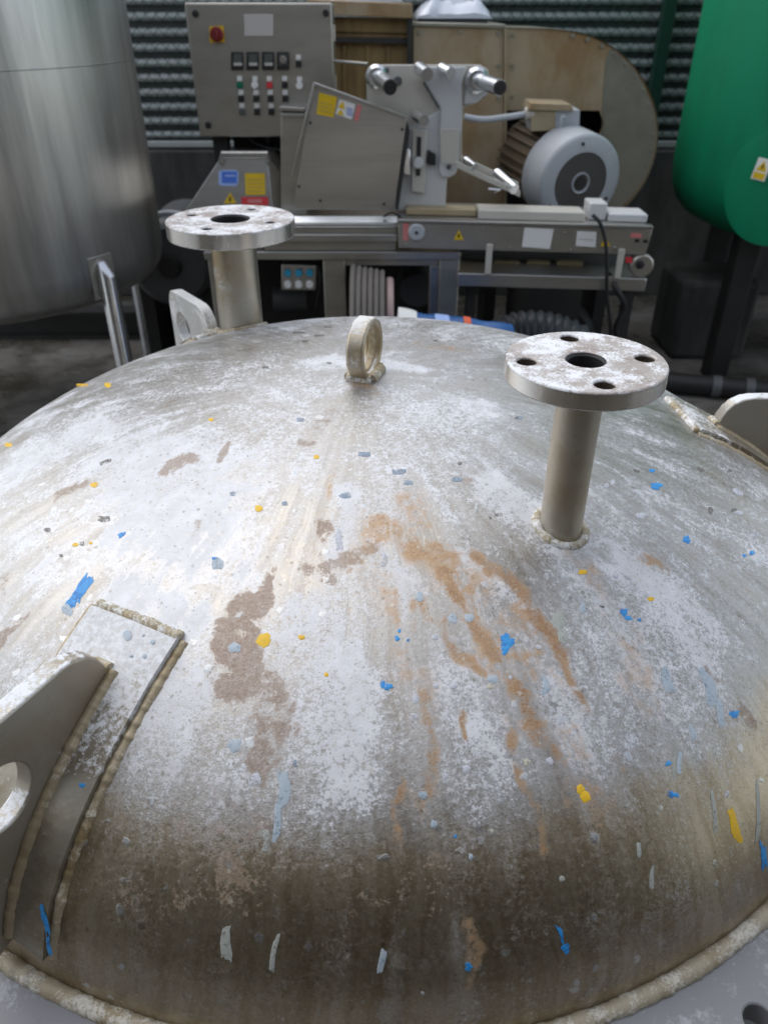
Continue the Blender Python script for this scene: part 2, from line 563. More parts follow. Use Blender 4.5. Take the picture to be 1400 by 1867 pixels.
    br = m.math('MULTIPLY', br, m.ramp(Bn, 0.02, 0.25))
    colr = m.mix(m.math('MULTIPLY', br, m.math('ADD', 0.30, m.math('MULTIPLY', streak, 0.85))), colr, m.mix(m.ramp(grain, 0.4, 0.6), (0.21, 0.130, 0.080), (0.31, 0.22, 0.15)))
    # orange runs
    orr = m.ramp(m.math('ADD', O, m.math('ADD', m.math('MULTIPLY', nb, 6.0), dev(streak2, 1.0))), 0.10, 0.78)
    orr = m.math('MULTIPLY', orr, m.ramp(O, 0.02, 0.3))
    colr = m.mix(m.math('MULTIPLY', orr, 0.92), colr, m.mix(m.ramp(m.math('ADD', grain, m.math('MULTIPLY', O, 0.22)), 0.5, 0.8), (0.46, 0.30, 0.16), (0.27, 0.135, 0.05)))
    # round droplets: pale spots and dark pits
    def spots(scale, lo, hi, keep, seed):
        vo = m.n('ShaderNodeTexVoronoi')
        vo.inputs['Scale'].default_value = scale
        vo.inputs['Randomness'].default_value = 1.0
        mp = m.n('ShaderNodeMapping')
        mp.inputs['Location'].default_value = (seed, seed * 0.7, seed * 0.3)
        m.l(m.co(), mp.inputs['Vector'])
        add = m.n('ShaderNodeVectorMath', operation='ADD')
        ns = m.n('ShaderNodeTexNoise')
        ns.inputs['Scale'].default_value = scale * 2.2
        m.l(m.co(), ns.inputs['Vector'])
        sc = m.n('ShaderNodeVectorMath', operation='SCALE')
        sc.inputs['Scale'].default_value = 0.5 / scale
        m.l(ns.outputs['Color'], sc.inputs[0])
        m.l(mp.outputs[0], add.inputs[0])
        m.l(sc.outputs[0], add.inputs[1])
        m.l(add.outputs[0], vo.inputs['Vector'])
        d = m.ramp(vo.outputs['Distance'], hi, lo)
        sp = m.n('ShaderNodeSeparateColor')
        m.l(vo.outputs['Color'], sp.inputs[0])
        k = m.math('LESS_THAN', sp.outputs[0], keep)
        return m.math('MULTIPLY', d, k), sp.outputs[1]
    s1, r1 = spots(46, 0.13, 0.24, 0.30, 3.1)
    colr = m.mix(m.math('MULTIPLY', s1, 0.72), colr, m.mix(r1, (0.66, 0.65, 0.62), (0.52, 0.56, 0.60)))
    s2, r2 = spots(110, 0.16, 0.30, 0.34, 7.7)
    colr = m.mix(m.math('MULTIPLY', s2, 0.6), colr, m.mix(r2, (0.60, 0.56, 0.48), (0.20, 0.17, 0.13)))
    s3, r3 = spots(26, 0.05, 0.13, 0.22, 12.3)
    colr = m.mix(m.math('MULTIPLY', s3, 0.6), colr, m.mix(r3, (0.16, 0.14, 0.12), (0.30, 0.31, 0.32)))
    s4, r4 = spots(230, 0.18, 0.34, 0.35, 1.9)
    colr = m.mix(m.math('MULTIPLY', s4, 0.55), colr, m.mix(r4, (0.14, 0.12, 0.10), (0.62, 0.60, 0.55)))
    m.put('Base Color', colr)
    cover = m.math('MAXIMUM', m.math('MAXIMUM', m.math('MAXIMUM', m.math('MULTIPLY', crust, 0.92), m.math('MULTIPLY', wash, 0.62)), m.math('MULTIPLY', br, 0.8)), m.math('MULTIPLY', orr, 0.8))
    m.put('Metallic', m.mix(cover, 0.95, 0.05, 'FLOAT'))
    m.put('Roughness', m.mix(cover, m.math('ADD', m.math('MULTIPLY', fine, 0.20), 0.30), 0.50, 'FLOAT'))
    h = m.math('ADD', m.math('MULTIPLY', white, 0.7), m.math('MULTIPLY', s1, 0.8))
    h = m.math('ADD', h, m.math('MULTIPLY', fine, 0.5))
    m.bump(h, 0.28, 0.0012)
    return m.m


# ------------------------------------------------------------------ the setting
def structure(o):
    o['kind'] = 'structure'
    return o


g = MB().add([(-200, -200, 0), (200, -200, 0), (200, 200, 0), (-200, 200, 0)], [[0, 1, 2, 3]])
structure(g.build('ground', ground_mat(), smooth=0))

wl = MB().box((-6, 5.0, 0), (7, 5.25, 0.87)).build('concrete_wall', wall_mat(), bevel=0.01)
tag(wl, 'low grimy concrete wall carrying the corrugated fence behind the machines', 'wall')

fence = thing('sheet_fence', 'dark green wire fence backed with horizontal corrugated metal sheets above the low wall', 'fence', (0, 5.1, 0.87))
PITCHC, SLAT = 0.0755, 0.043
MB().box((-4.3, 5.19, 0.88), (4.6, 5.20, 2.65)).build('dark_gap_sheet', M['darkgrey'], fence, smooth=0)  # dark sheet added to paint the darkness between the slats
mb = MB()
prof_s = [(0.012, 0.0), (-0.004, 0.004), (-0.012, 0.016), (-0.010, 0.028), (0.002, 0.040), (0.014, 0.043)]
NX = 52
for i in range(NX + 1):
    x = -0.01 + 0.97 * i / NX
    for (yy, zz_) in prof_s:
        mb.v.append(Vector((x, yy + 0.0012 * math.sin(2 * math.pi * i / 3.3), zz_ + 0.0018 * math.sin(2 * math.pi * i / 3.3 + 1))))
k_ = len(prof_s)
for i in range(NX):
    for j in range(k_ - 1):
        mb.f.append([i * k_ + j, (i + 1) * k_ + j, (i + 1) * k_ + j + 1, i * k_ + j + 1])
slat0 = mb.build('fence_slat', M['corrugated'], None, smooth=60, fix=False)
slat0.parent = fence
first = True
for i in range(9):
    for r_ in range(23):
        o = slat0 if first else slat0.copy()
        o.location = Vector((-4.2 + i * 0.95, 5.145 + 0.002 * (i % 2), 0.915 + r_ * PITCHC)) - fence.location
        if not first:
            col.objects.link(o)
        first = False
for x in (-3.3, -1.95, 0.3, at(1197, 140, 5.06).x, 3.6):
    MB().box((x - 0.035, 5.03, 0.872), (x + 0.035, 5.09, 2.62)).build('fence_post', M['green_post'], fence, bevel=0.004)
MB().box((-4.3, 5.035, 0.885), (4.6, 5.085, 0.915)).build('bottom_rail', M['corrugated'], fence, bevel=0.003)
wires = MB()
S = 0.06
for sgn in (1, -1):
    k = -40
    while k * S < 9:
        x = -4.3 + k * S
        a, b = Vector((x, 5.105, 0.92)), Vector((x + sgn * 1.68 * 0.9, 5.105, 2.6))
        wires.tube([a, b], 0.0020, 3, caps=False)
        k += 1
wm = wires.build('wire_mesh', M['green_post'], fence, smooth=0, fix=False)
wm['kind'] = 'stuff'

# unseen workshop added behind the camera; wall and canopy darken the vessel's lower front
ws = thing('unseen_workshop', 'unseen workshop with a roof canopy, added behind the photographer to shade the vessel', 'building', (0, -2.4, 0))
MB().box((-5.4, -2.6, 0), (5.4, -2.4, 2.75)).build('wall', M['wallpaint'], ws)
MB().box((-5.6, -2.7, 2.75), (5.6, -0.95, 2.87)).build('canopy', M['canopy'], ws)  # canopy edge placed to cut off the sky reflected in the dome
for i in range(11):
    x = -5.36 + i * 1.06
    MB().box((x, -2.4, 0), (x + 0.06, -2.36, 2.749)).build('cladding_rib', M['wallpaint'], ws)
for x in (-5.2, 5.2):
    MB().box((x - 0.06, -1.12, 0), (x + 0.06, -1.0, 2.749)).build('canopy_post', M['dark'], ws)

# ------------------------------------------------------------------ the dished vessel in front
vessel = thing('dished_vessel', 'large weathered stainless vessel with domed head, two flanged nozzles and splashes of paint', 'tank', (DC.x, DC.y, 0))


def px_dome(pts):
    return np.array([tuple(ondome(x, y) - DC) for x, y in pts])


def build_dome():
    NA, NS = 1000, 330
    th = np.linspace(0.0, 1.0, NS + 1) ** 0.85 * (math.pi / 2)
    th = th[1:]
    az = np.arange(NA) * (2 * math.pi / NA) + math.pi / 2       # the seam lies at the back
    TH, AZ = np.meshgrid(th, az, indexing='ij')
    X = DR * np.sin(TH) * np.cos(AZ)
    Y = DR * np.sin(TH) * np.sin(AZ)
    Z = DB * np.cos(TH)
    V = np.stack([X, Y, Z], -1).reshape(-1, 3)
    V = np.vstack([V, [[0, 0, DB]]])
    nv = len(V)
    i, j = np.meshgrid(np.arange(NS - 1), np.arange(NA), indexing='ij')
    j2 = (j + 1) % NA
    Q = np.stack([i * NA + j, (i + 1) * NA + j, (i + 1) * NA + j2, i * NA + j2], -1).reshape(-1, 4)
    T = np.stack([np.full(NA, nv - 1), np.arange(NA), (np.arange(NA) + 1) % NA], -1)
    me = bpy.data.meshes.new('dome_head')
    nl = Q.size + T.size
    me.vertices.add(nv)
    me.loops.add(nl)
    me.polygons.add(len(Q) + len(T))
    me.vertices.foreach_set('co', (V + np.array([0, 0, DC.z])).astype(np.float32).ravel())
    me.loops.foreach_set('vertex_index', np.concatenate([Q.ravel(), T.ravel()]).astype(np.int32))
    ls = np.concatenate([np.arange(len(Q)) * 4, len(Q) * 4 + np.arange(len(T)) * 3]).astype(np.int32)
    me.polygons.foreach_set('loop_start', ls)
    me.update(calc_edges=True)
    me.shade_smooth()
    r = np.hypot(V[:, 0], V[:, 1])

    rw = np.random.RandomState(11)
    VW = V.copy()
    for lam, amp_ in ((0.16, 0.010), (0.16, 0.010), (0.09, 0.007), (0.09, 0.007), (0.05, 0.0045), (0.05, 0.0045), (0.028, 0.003), (0.028, 0.003), (0.016, 0.002), (0.016, 0.002)):
        for c_ in range(3):
            kv = rw.normal(size=3)
            kv *= 2 * math.pi / lam / np.linalg.norm(kv)
            VW[:, c_] += 0.48 * amp_ * np.sin(V @ kv + rw.uniform(0, 6.28)) * np.sin(V @ (kv[[1, 2, 0]] * 0.6) + rw.uniform(0, 6.28))

    def blob(pts, wid, amp, soft=0.6):
        """stain along a run of photo points; wid in pixels there"""
        P = px_dome(pts)
        dep = np.mean([(ondome(x, y) - CAM).y * CP - (ondome(x, y) - CAM).z * SP for x, y in pts])
        w = np.interp
        rad = np.array(wid if np.ndim(wid) and len(wid) == len(P) else [np.mean(wid)] * len(P), float) * 0.5 * dep / FPX
        best = np.zeros(nv)
        if len(P) == 1:
            d = np.linalg.norm(VW - P[0], axis=1) / rad[0]
            best = np.clip(1 - (d - (1 - soft)) / soft / 1.0, 0, 1)
        for a, b, ra, rb in zip(P[:-1], P[1:], rad[:-1], rad[1:]):
            ab = b - a
            t = np.clip(((VW - a) @ ab) / max(ab @ ab, 1e-9), 0, 1)
            d = np.linalg.norm(VW - a - t[:, None] * ab, axis=1) / (ra + (rb - ra) * t)
            best = np.maximum(best, np.clip(1 - (d - (1 - soft)) / soft, 0, 1))
        best = best * best * (3 - 2 * best)
        return best * amp

    # white: more on the crown, none on the steep skirt
    W = 0.40 * np.clip((0.680 - r) / 0.06, 0, 1) + 0.10 * np.clip((V[:, 1] - 0.1) / 0.3, 0, 1)
    for pts, wd, am in (
        ([(120, 800), (330, 860)], [330, 380], 0.25), ([(250, 960), (420, 1000)], [300, 260], 0.20),
        ([(60, 1000)], [260], 0.2), ([(560, 1110), (640, 1260), (640, 1400)], [120, 190, 190], 0.25),
        ([(230, 1090), (350, 1130)], [170, 130], 0.34), ([(640, 900), (620, 1010)], [90, 70], 0.28),
        ([(920, 900), (1010, 960)], [170, 190], 0.32), ([(760, 730), (860, 740)], [240, 200], 0.18),
        ([(860, 1010), (960, 1120)], [80, 80], 0.26), ([(1000, 1240), (1060, 1330)], [90, 80], 0.18),
        ([(1150, 1030), (1300, 1180)], [150, 170], 0.20), ([(590, 660), (760, 670)], [90, 70], 0.34),
        ([(300, 1250)], [200], 0.16), ([(880, 1330), (920, 1390)], [110, 90], 0.2),
        ([(500, 740)], [200], 0.12), ([(560, 850), (440, 900)], [90, 120], 0.12)):
        W += blob(pts, wd, am, 0.8)
    for pts, wd, am in (([(630, 760), (600, 900), (570, 1020)], [110, 150, 120], 0.08), ([(760, 1000)], [150], 0.14), ([(1220, 760), (1330, 900)], [200, 200], 0.16),
                        ([(420, 640), (900, 640)], [120, 120], 0.05), ([(1250, 1000), (1380, 1100)], [120, 160], 0.12)):
        W -= blob(pts, wd, am, 0.9)
    O = np.zeros(nv)
    for pts, wd, am in (
        ([(868, 1000), (930, 1068), (1000, 1175), (1076, 1312)], [44, 56, 46, 26], 0.86),
        ([(800, 1045), (868, 1135), (930, 1235), (1000, 1345), (1066, 1435)], [52, 50, 46, 60, 44], 0.80),
        ([(762, 1110), (820, 1180), (880, 1228)], [70, 66, 30], 0.66), ([(772, 1270), (798, 1380), (802, 1490)], [34, 56, 36], 0.60),
        ([(728, 1400), (742, 1520)], [34, 44], 0.74), ([(936, 1320), (968, 1440), (992, 1550)], [34, 30, 40], 0.62),
        ([(850, 1300), (856, 1352)], [24, 14], 0.78), ([(690, 960), (790, 1010)], [80, 120], 0.45), ([(850, 1700), (858, 1790)], [60, 44], 0.40), ([(740, 920), (880, 1120), (1010, 1340), (1090, 1480)], [130, 210, 190, 120], 0.30), ([(640, 940), (740, 1150), (790, 1420)], [110, 150, 130], 0.24),
        ([(1040, 1010), (1150, 1180), (1230, 1330)], [90, 100, 80], 0.22), ([(1130, 1180), (1240, 1400)], [70, 60], 0.22),
        ([(610, 850), (600, 900)], [40, 40], 0.42), ([(930, 1100), (1040, 1290)], [60, 60], 0.40), ([(1180, 1020)], [60], 0.4),
        ([(660, 700), (690, 720)], [70, 50], 0.42), ([(770, 630), (850, 640)], [60, 50], 0.35), ([(1130, 1400), (1160, 1500)], [30, 30], 0.4)):
        O = np.maximum(O, blob(pts, np.array(wd) * 1.25, am, 0.95))
    Bn = np.zeros(nv)
    for pts, wd, am in (
        ([(448, 1100), (425, 1190), (430, 1250)], [70, 112, 130], 0.98), ([(500, 1050), (470, 1120)], [40, 60], 0.8),
        ([(470, 1250), (510, 1330), (480, 1400)], [140, 120, 90], 0.60), ([(560, 1030), (680, 1010)], [70, 90], 0.55),
        ([(590, 950), (600, 1050)], [60, 60], 0.62), ([(340, 830), (310, 850)], [60, 50], 0.62), ([(430, 800), (400, 830)], [30, 30], 0.55),
        ([(180, 870), (100, 910)], [30, 60], 0.62), ([(5, 1070)], [90], 0.6), ([(10, 1160), (60, 1125)], [60, 40], 0.55),
        ([(360, 960)], [60], 0.5), ([(300, 1480), (420, 1530)], [300, 300], 0.2), ([(200, 1600), (500, 1620), (800, 1600)], [200, 260, 220], 0.2),
        ([(600, 740), (560, 800)], [80, 60], 0.42), ([(1180, 1020), (1210, 1040)], [50, 30], 0.6), ([(1290, 1220), (1380, 1330)], [40, 50], 0.5),
        ([(860, 700)], [120], 0.35), ([(840, 880)], [80], 0.36)):
        Bn = np.maximum(Bn, blob(pts, wd, am, 0.7))
    att = me.attributes.new('stain', 'FLOAT_COLOR', 'POINT')
    att.data.foreach_set('color', np.stack([np.clip(W, 0, 1.2), O, Bn, np.ones(nv)], -1).astype(np.float32).ravel())
    azv = np.append(AZ.ravel(), 0)
    pol = me.attributes.new('polar', 'FLOAT_VECTOR', 'POINT')
    pol.data.foreach_set('vector', np.stack([azv, r, np.zeros(nv)], -1).astype(np.float32).ravel())
    me.materials.append(dome_mat())
    o = bpy.data.objects.new('dome_head', me)
    o.parent = vessel
    col.objects.link(o)
    return o


dome = build_dome()


def bead(path, r, seed, closed=False, n=12, ripple=0.05, step=0.002):
    """weld bead: a tube with fish-scale ripples and uneven width, along a polyline"""
    path = [Vector(p) for p in path]
    if closed:
        path = path + [path[0]]
    out = []
    for a, b in zip(path[:-1], path[1:]):
        k = max(int((b - a).length / step), 1)
        out += [a.lerp(b, i / k) for i in range(k)]
    if not closed:
        out.append(path[-1])
    rs = []
    for i, p in enumerate(out):
        q = mnoise.noise((p * 45) + Vector((seed, 0, 0)))
        q2 = mnoise.noise((p * 160) + Vector((0, seed, 0)))
        rs.append(r * (1 + ripple * (((i * step) % 0.0056) / 0.0056 - 0.5) + 0.13 * q + 0.17 * q2))
    return MB().tube(out, rs, n, closed=closed)


ringpts = [DC + Vector((0.757 * math.cos(a), 0.757 * math.sin(a), 0.001)) for a in np.linspace(0, 2 * math.pi, 181)[:-1]]
bead(ringpts, 0.0092, 5, True, 12, 0.08, 0.003).build('rim_weld', M['weld_cream'], vessel, smooth=80)
nh = 32
holes = [circle(0.819 * math.cos(math.radians(-62.2) + 2 * math.pi * k / nh), 0.819 * math.sin(math.radians(-62.2) + 2 * math.pi * k / nh), 0.0145, 20) for k in range(nh)]
MB().plate(circle(0, 0, 0.91, 160), holes + [circle(0, 0, 0.742, 160)], DC + Vector((0, 0, -0.034)), (1, 0, 0), (0, 1, 0), 0.034).build('flange_ring', M['flangering'], vessel, bevel=0.002)
MB().lathe([(0.735, -0.74), (0.735, -0.036)], DC, 128).build('vessel_shell', M['steel_dull'], vessel)
MB().lathe([(0.70, -0.80), (0.70, -0.742), (0.77, -0.741), (0.77, -0.80)], DC, 96, closed=True).build('base_skirt', M['dark'], vessel)


def surf(r_, w, az, lift):
    """point on the head: r_ out along a meridian, w sideways, lift off the skin"""
    er = Vector((math.cos(az), math.sin(az), 0))
    et = Vector((-math.sin(az), math.cos(az), 0))
    q = er * r_ + et * w
    if q.length > 0.7485:
        q = q * (0.7485 / q.length)
    z = dome_z(q.x, q.y)
    n = dome_n(q.x, q.y, z)
    return DC + Vector((q.x, q.y, z)) + n * lift


def pad_mat(cover=0.46):
    m = NT('pad_plate_residue')
    a = m.noise(16, 6, 0.7)
    b = m.noise(140, 4, 0.75)
    pol = m.n('ShaderNodeAttribute', attribute_name='along').outputs['Fac']
    f = m.math('ADD', m.math('MULTIPLY', a, 0.8), m.math('MULTIPLY', b, 0.9))
    f = m.math('SUBTRACT', f, 0.40)
    f = m.math('ADD', f, m.math('MULTIPLY', m.math('SUBTRACT', cover, pol), 0.75))
    f = m.ramp(f, 0.38, 0.60)
    base = m.mix(m.ramp(a, 0.4, 0.7), (0.33, 0.30, 0.24), (0.22, 0.17, 0.10))
    base = m.mix(m.math('MULTIPLY', m.ramp(b, 0.5, 0.7), 0.5), base, (0.42, 0.39, 0.32))
    m.put('Base Color', m.mix(f, base, m.mix(m.ramp(b, 0.4, 0.62), (0.58, 0.575, 0.56), (0.74, 0.745, 0.755))))
    m.put('Metallic', m.mix(f, 0.55, 0.0, 'FLOAT'))
    m.put('Roughness', m.mix(f, 0.4, 0.6, 'FLOAT'))
    m.bump(m.math('ADD', b, f), 0.3, 0.001)
    return m.m


M['pad'] = pad_mat()
M['pad_bare'] = pad_mat(0.16)


def lifting_lug(azd, face, edge_weld, label):
    az = math.radians(azd)
    er = Vector((math.cos(az), math.sin(az), 0))
    et = Vector((-math.sin(az), math.cos(az), 0))
    TH = 0.022
    # plate in the meridian plane, profile of (radius, height over the flange)
    prof = []
    for r_ in np.linspace(0.745, 0.568, 14):
        prof.append((r_, DB * math.sqrt(1 - (r_ / DR) ** 2) - 0.004))
    prof += [(0.564, 0.236), (0.566, 0.249), (0.572, 0.262), (0.582, 0.273), (0.596, 0.280), (0.612, 0.282), (0.735, 0.279)]
    prof += [(0.755, 0.274), (0.767, 0.262), (0.772, 0.245), (0.772, 0.075), (0.766, 0.03)]
    lug = MB().plate(prof, [circle(0.706, 0.203, 0.034, 36)], DC + et * (TH / 2), er, (0, 0, 1), TH)
    lug = lug.build('lifting_lug', face, vessel, bevel=0.0025, seg=2)
    lug['label'] = label
    # doubler plate hugging the head, thicker under the lug
    PT = 0.009
    HW = 0.058
    rs = np.linspace(0.508, 0.742, 22)
    ws_ = np.linspace(-HW, HW, 9)
    vs, fs, along = [], [], []
    for lift in (PT, -0.002):
        for r_ in rs:
            for w in ws_:
                vs.append(surf(r_, w, az, lift))
                along.append((r_ - 0.508) / 0.234)
    nr, nw = len(rs), len(ws_)
    off = nr * nw
    for i in range(nr - 1):
        for j in range(nw - 1):
            a = i * nw + j
            fs.append([a, a + 1, a + nw + 1, a + nw])
            fs.append([off + a, off + a + nw, off + a + nw + 1, off + a + 1])
    for i in range(nr - 1):
        for j in (0, nw - 1):
            a = i * nw + j
            fs.append([a, a + nw, off + a + nw, off + a])
    for j in range(nw - 1):
        for i in (0, nr - 1):
            a = i * nw + j
            fs.append([a, a + 1, off + a + 1, off + a])
    pad = link('pad_plate', vs, fs, M['pad'] if azd < 0 else M['pad_bare'], lug, smooth=50)
    at2 = pad.data.attributes.new('along', 'FLOAT', 'POINT')
    at2.data.foreach_set('value', np.array(along, np.float32))
    for s in (-1, 1):
        bead([surf(r_, s * (HW + 0.004), az, -0.003) for r_ in np.linspace(0.505, 0.742, 26)], 0.0068, 3 * s + azd).build('weld_bead', M['weld_bare'], lug, smooth=80)
        bead([surf(r_, s * (TH / 2 + 0.004), az, PT - 0.003) for r_ in np.linspace(0.556, 0.742, 22)], 0.0072, 7 * s + azd).build('weld_bead', M['weld_bare'], lug, smooth=80)
    bead([surf(0.503, w, az, 0.001) for w in np.linspace(-HW, HW, 8)], 0.0065, azd + 2, ripple=0.3).build('weld_bead', edge_weld, lug, smooth=80)
    bead([surf(0.557, w, az, PT + 0.001) for w in np.linspace(-TH / 2, TH / 2, 4)], 0.007, azd + 4).build('weld_bead', M['weld_white'], lug, smooth=80)
    return lug


lifting_lug(-117.5, M['lug_face'], M['weld_white'], 'near lug at the left edge with white residue on top')
lifting_lug(5.0, M['lug_face'], M['weld_white'], 'lug at the right edge, brown faced with a whitened top edge')
lifting_lug(125.0, M['lug_far'], M['weld_white'], 'far pale lug behind the thick nozzle')


def nozzle(off, pr, top, fr, ft, bore, bolt_r, bolt_d, ph, mat_pipe, mat_top, label, mat_weld):
    x, y = off
    c = Vector((DC.x + x, DC.y + y, 0))
    z0 = DC.z + dome_z(x, y)
    zt = DC.z + top
    p = MB().lathe([(pr, z0 - 0.06), (pr, zt - ft + 0.001), (bore, zt - ft + 0.001), (bore, z0 - 0.06)], c, 64)
    pipe = p.build('pipe_nozzle', mat_pipe, vessel)
    pipe['label'] = label
    hs = [circle(bolt_r * math.cos(ph + k * math.pi / 2), bolt_r * math.sin(ph + k * math.pi / 2), bolt_d / 2, 28) for k in range(4)]
    MB().plate(circle(0, 0, fr, 96), hs + [circle(0, 0, bore, 48)], c + Vector((0, 0, zt - ft)), (1, 0, 0), (0, 1, 0), ft - 0.0004).build('flange', mat_top, pipe, bevel=0.0018)
    MB().lathe([(fr + 0.0003, zt - ft + 0.002), (fr + 0.0003, zt - 0.0026)], c, 96).build('flange_edge', M['rimedge'], pipe)
    MB().lathe([(bore + 0.0005, zt - ft - 0.03), (bore - 0.002, zt - ft), (bore - 0.0025, zt - 0.004), (bore - 0.0002, zt - 0.001)], c, 48).build('bore_shade', M['dark'], pipe)  # dark tube added to paint the shade inside the bore
    for hx, hy in ((bolt_r * math.cos(ph + k * math.pi / 2), bolt_r * math.sin(ph + k * math.pi / 2)) for k in range(4)):
        rb_ = bolt_d / 2 - 0.0004
        MB().lathe([(rb_, zt - 0.003), (rb_ - 0.0006, zt - ft + 0.001), (0.0, zt - ft + 0.0005)], c + Vector((hx, hy, 0)), 28).build('bolt_hole', M['dark_rusty_hole'], pipe)  # dark rusty cups added, painting the shade inside the bolt holes
    pts = []
    for k in range(72):
        a = 2 * math.pi * k / 72
        px_, py_ = x + (pr + 0.004) * math.cos(a), y + (pr + 0.004) * math.sin(a)
        pts.append(DC + Vector((px_, py_, dome_z(px_, py_) - 0.001)))
    bead(pts, 0.0060, fr * 100, True, ripple=0.1).build('weld_bead', mat_weld, pipe, smooth=80)
    return pipe


nozzle((0.2345, -0.3227), 0.0245, 0.497, 0.0815, 0.0205, 0.0205, 0.0615, 0.021, math.radians(4), M['pipe'], M['flange1'],
       'slim nozzle nearest the camera under a flange with four bolt holes', M['weld_white'])
nozzle((-0.2552, 0.4175), 0.0425, 0.470, 0.1175, 0.029, 0.036, 0.082, 0.020, math.radians(-20), M['pipe2'], M['flange2'],
       'thick far nozzle under a wider whitened flange', M['weld_cream'])

# lifting ring at the crown
RC = DC + Vector((0, 0, DB + 0.041))
ang = math.radians(-19)
ax = Vector((math.cos(ang), math.sin(ang), 0))
tv = Vector((-math.sin(ang), math.cos(ang), 0))
rng_out = circle(0, 0, 0.0455, 12, math.radians(15))
ring = MB().plate(rng_out, [circle(0, 0, 0.0345, 48)], RC - ax * 0.0135, tv, (0, 0, 1), 0.027).build('lifting_ring', M['ring'], vessel, bevel=0.004, seg=3)
MB().lathe([(0.0348, -0.006), (0.0318, -0.004), (0.0318, 0.004), (0.0348, 0.006)], RC, 48, ax).build('inner_lip', M['weld_bare'], ring)
for s in (-1, 1):
    bead([DC + Vector((0, 0, DB + 0.003)) + ax * (0.018 * s) + tv * w for w in np.linspace(-0.022, 0.022, 5)], 0.0075, 11 * s).build('weld_bead', M['weld_white'], ring, smooth=80)
    bead([DC + Vector((0, 0, DB + 0.003)) + tv * (0.024 * s) + ax * w for w in np.linspace(-0.018, 0.018, 4)], 0.0075, 21 * s).build('weld_bead', M['weld_white'], ring, smooth=80)

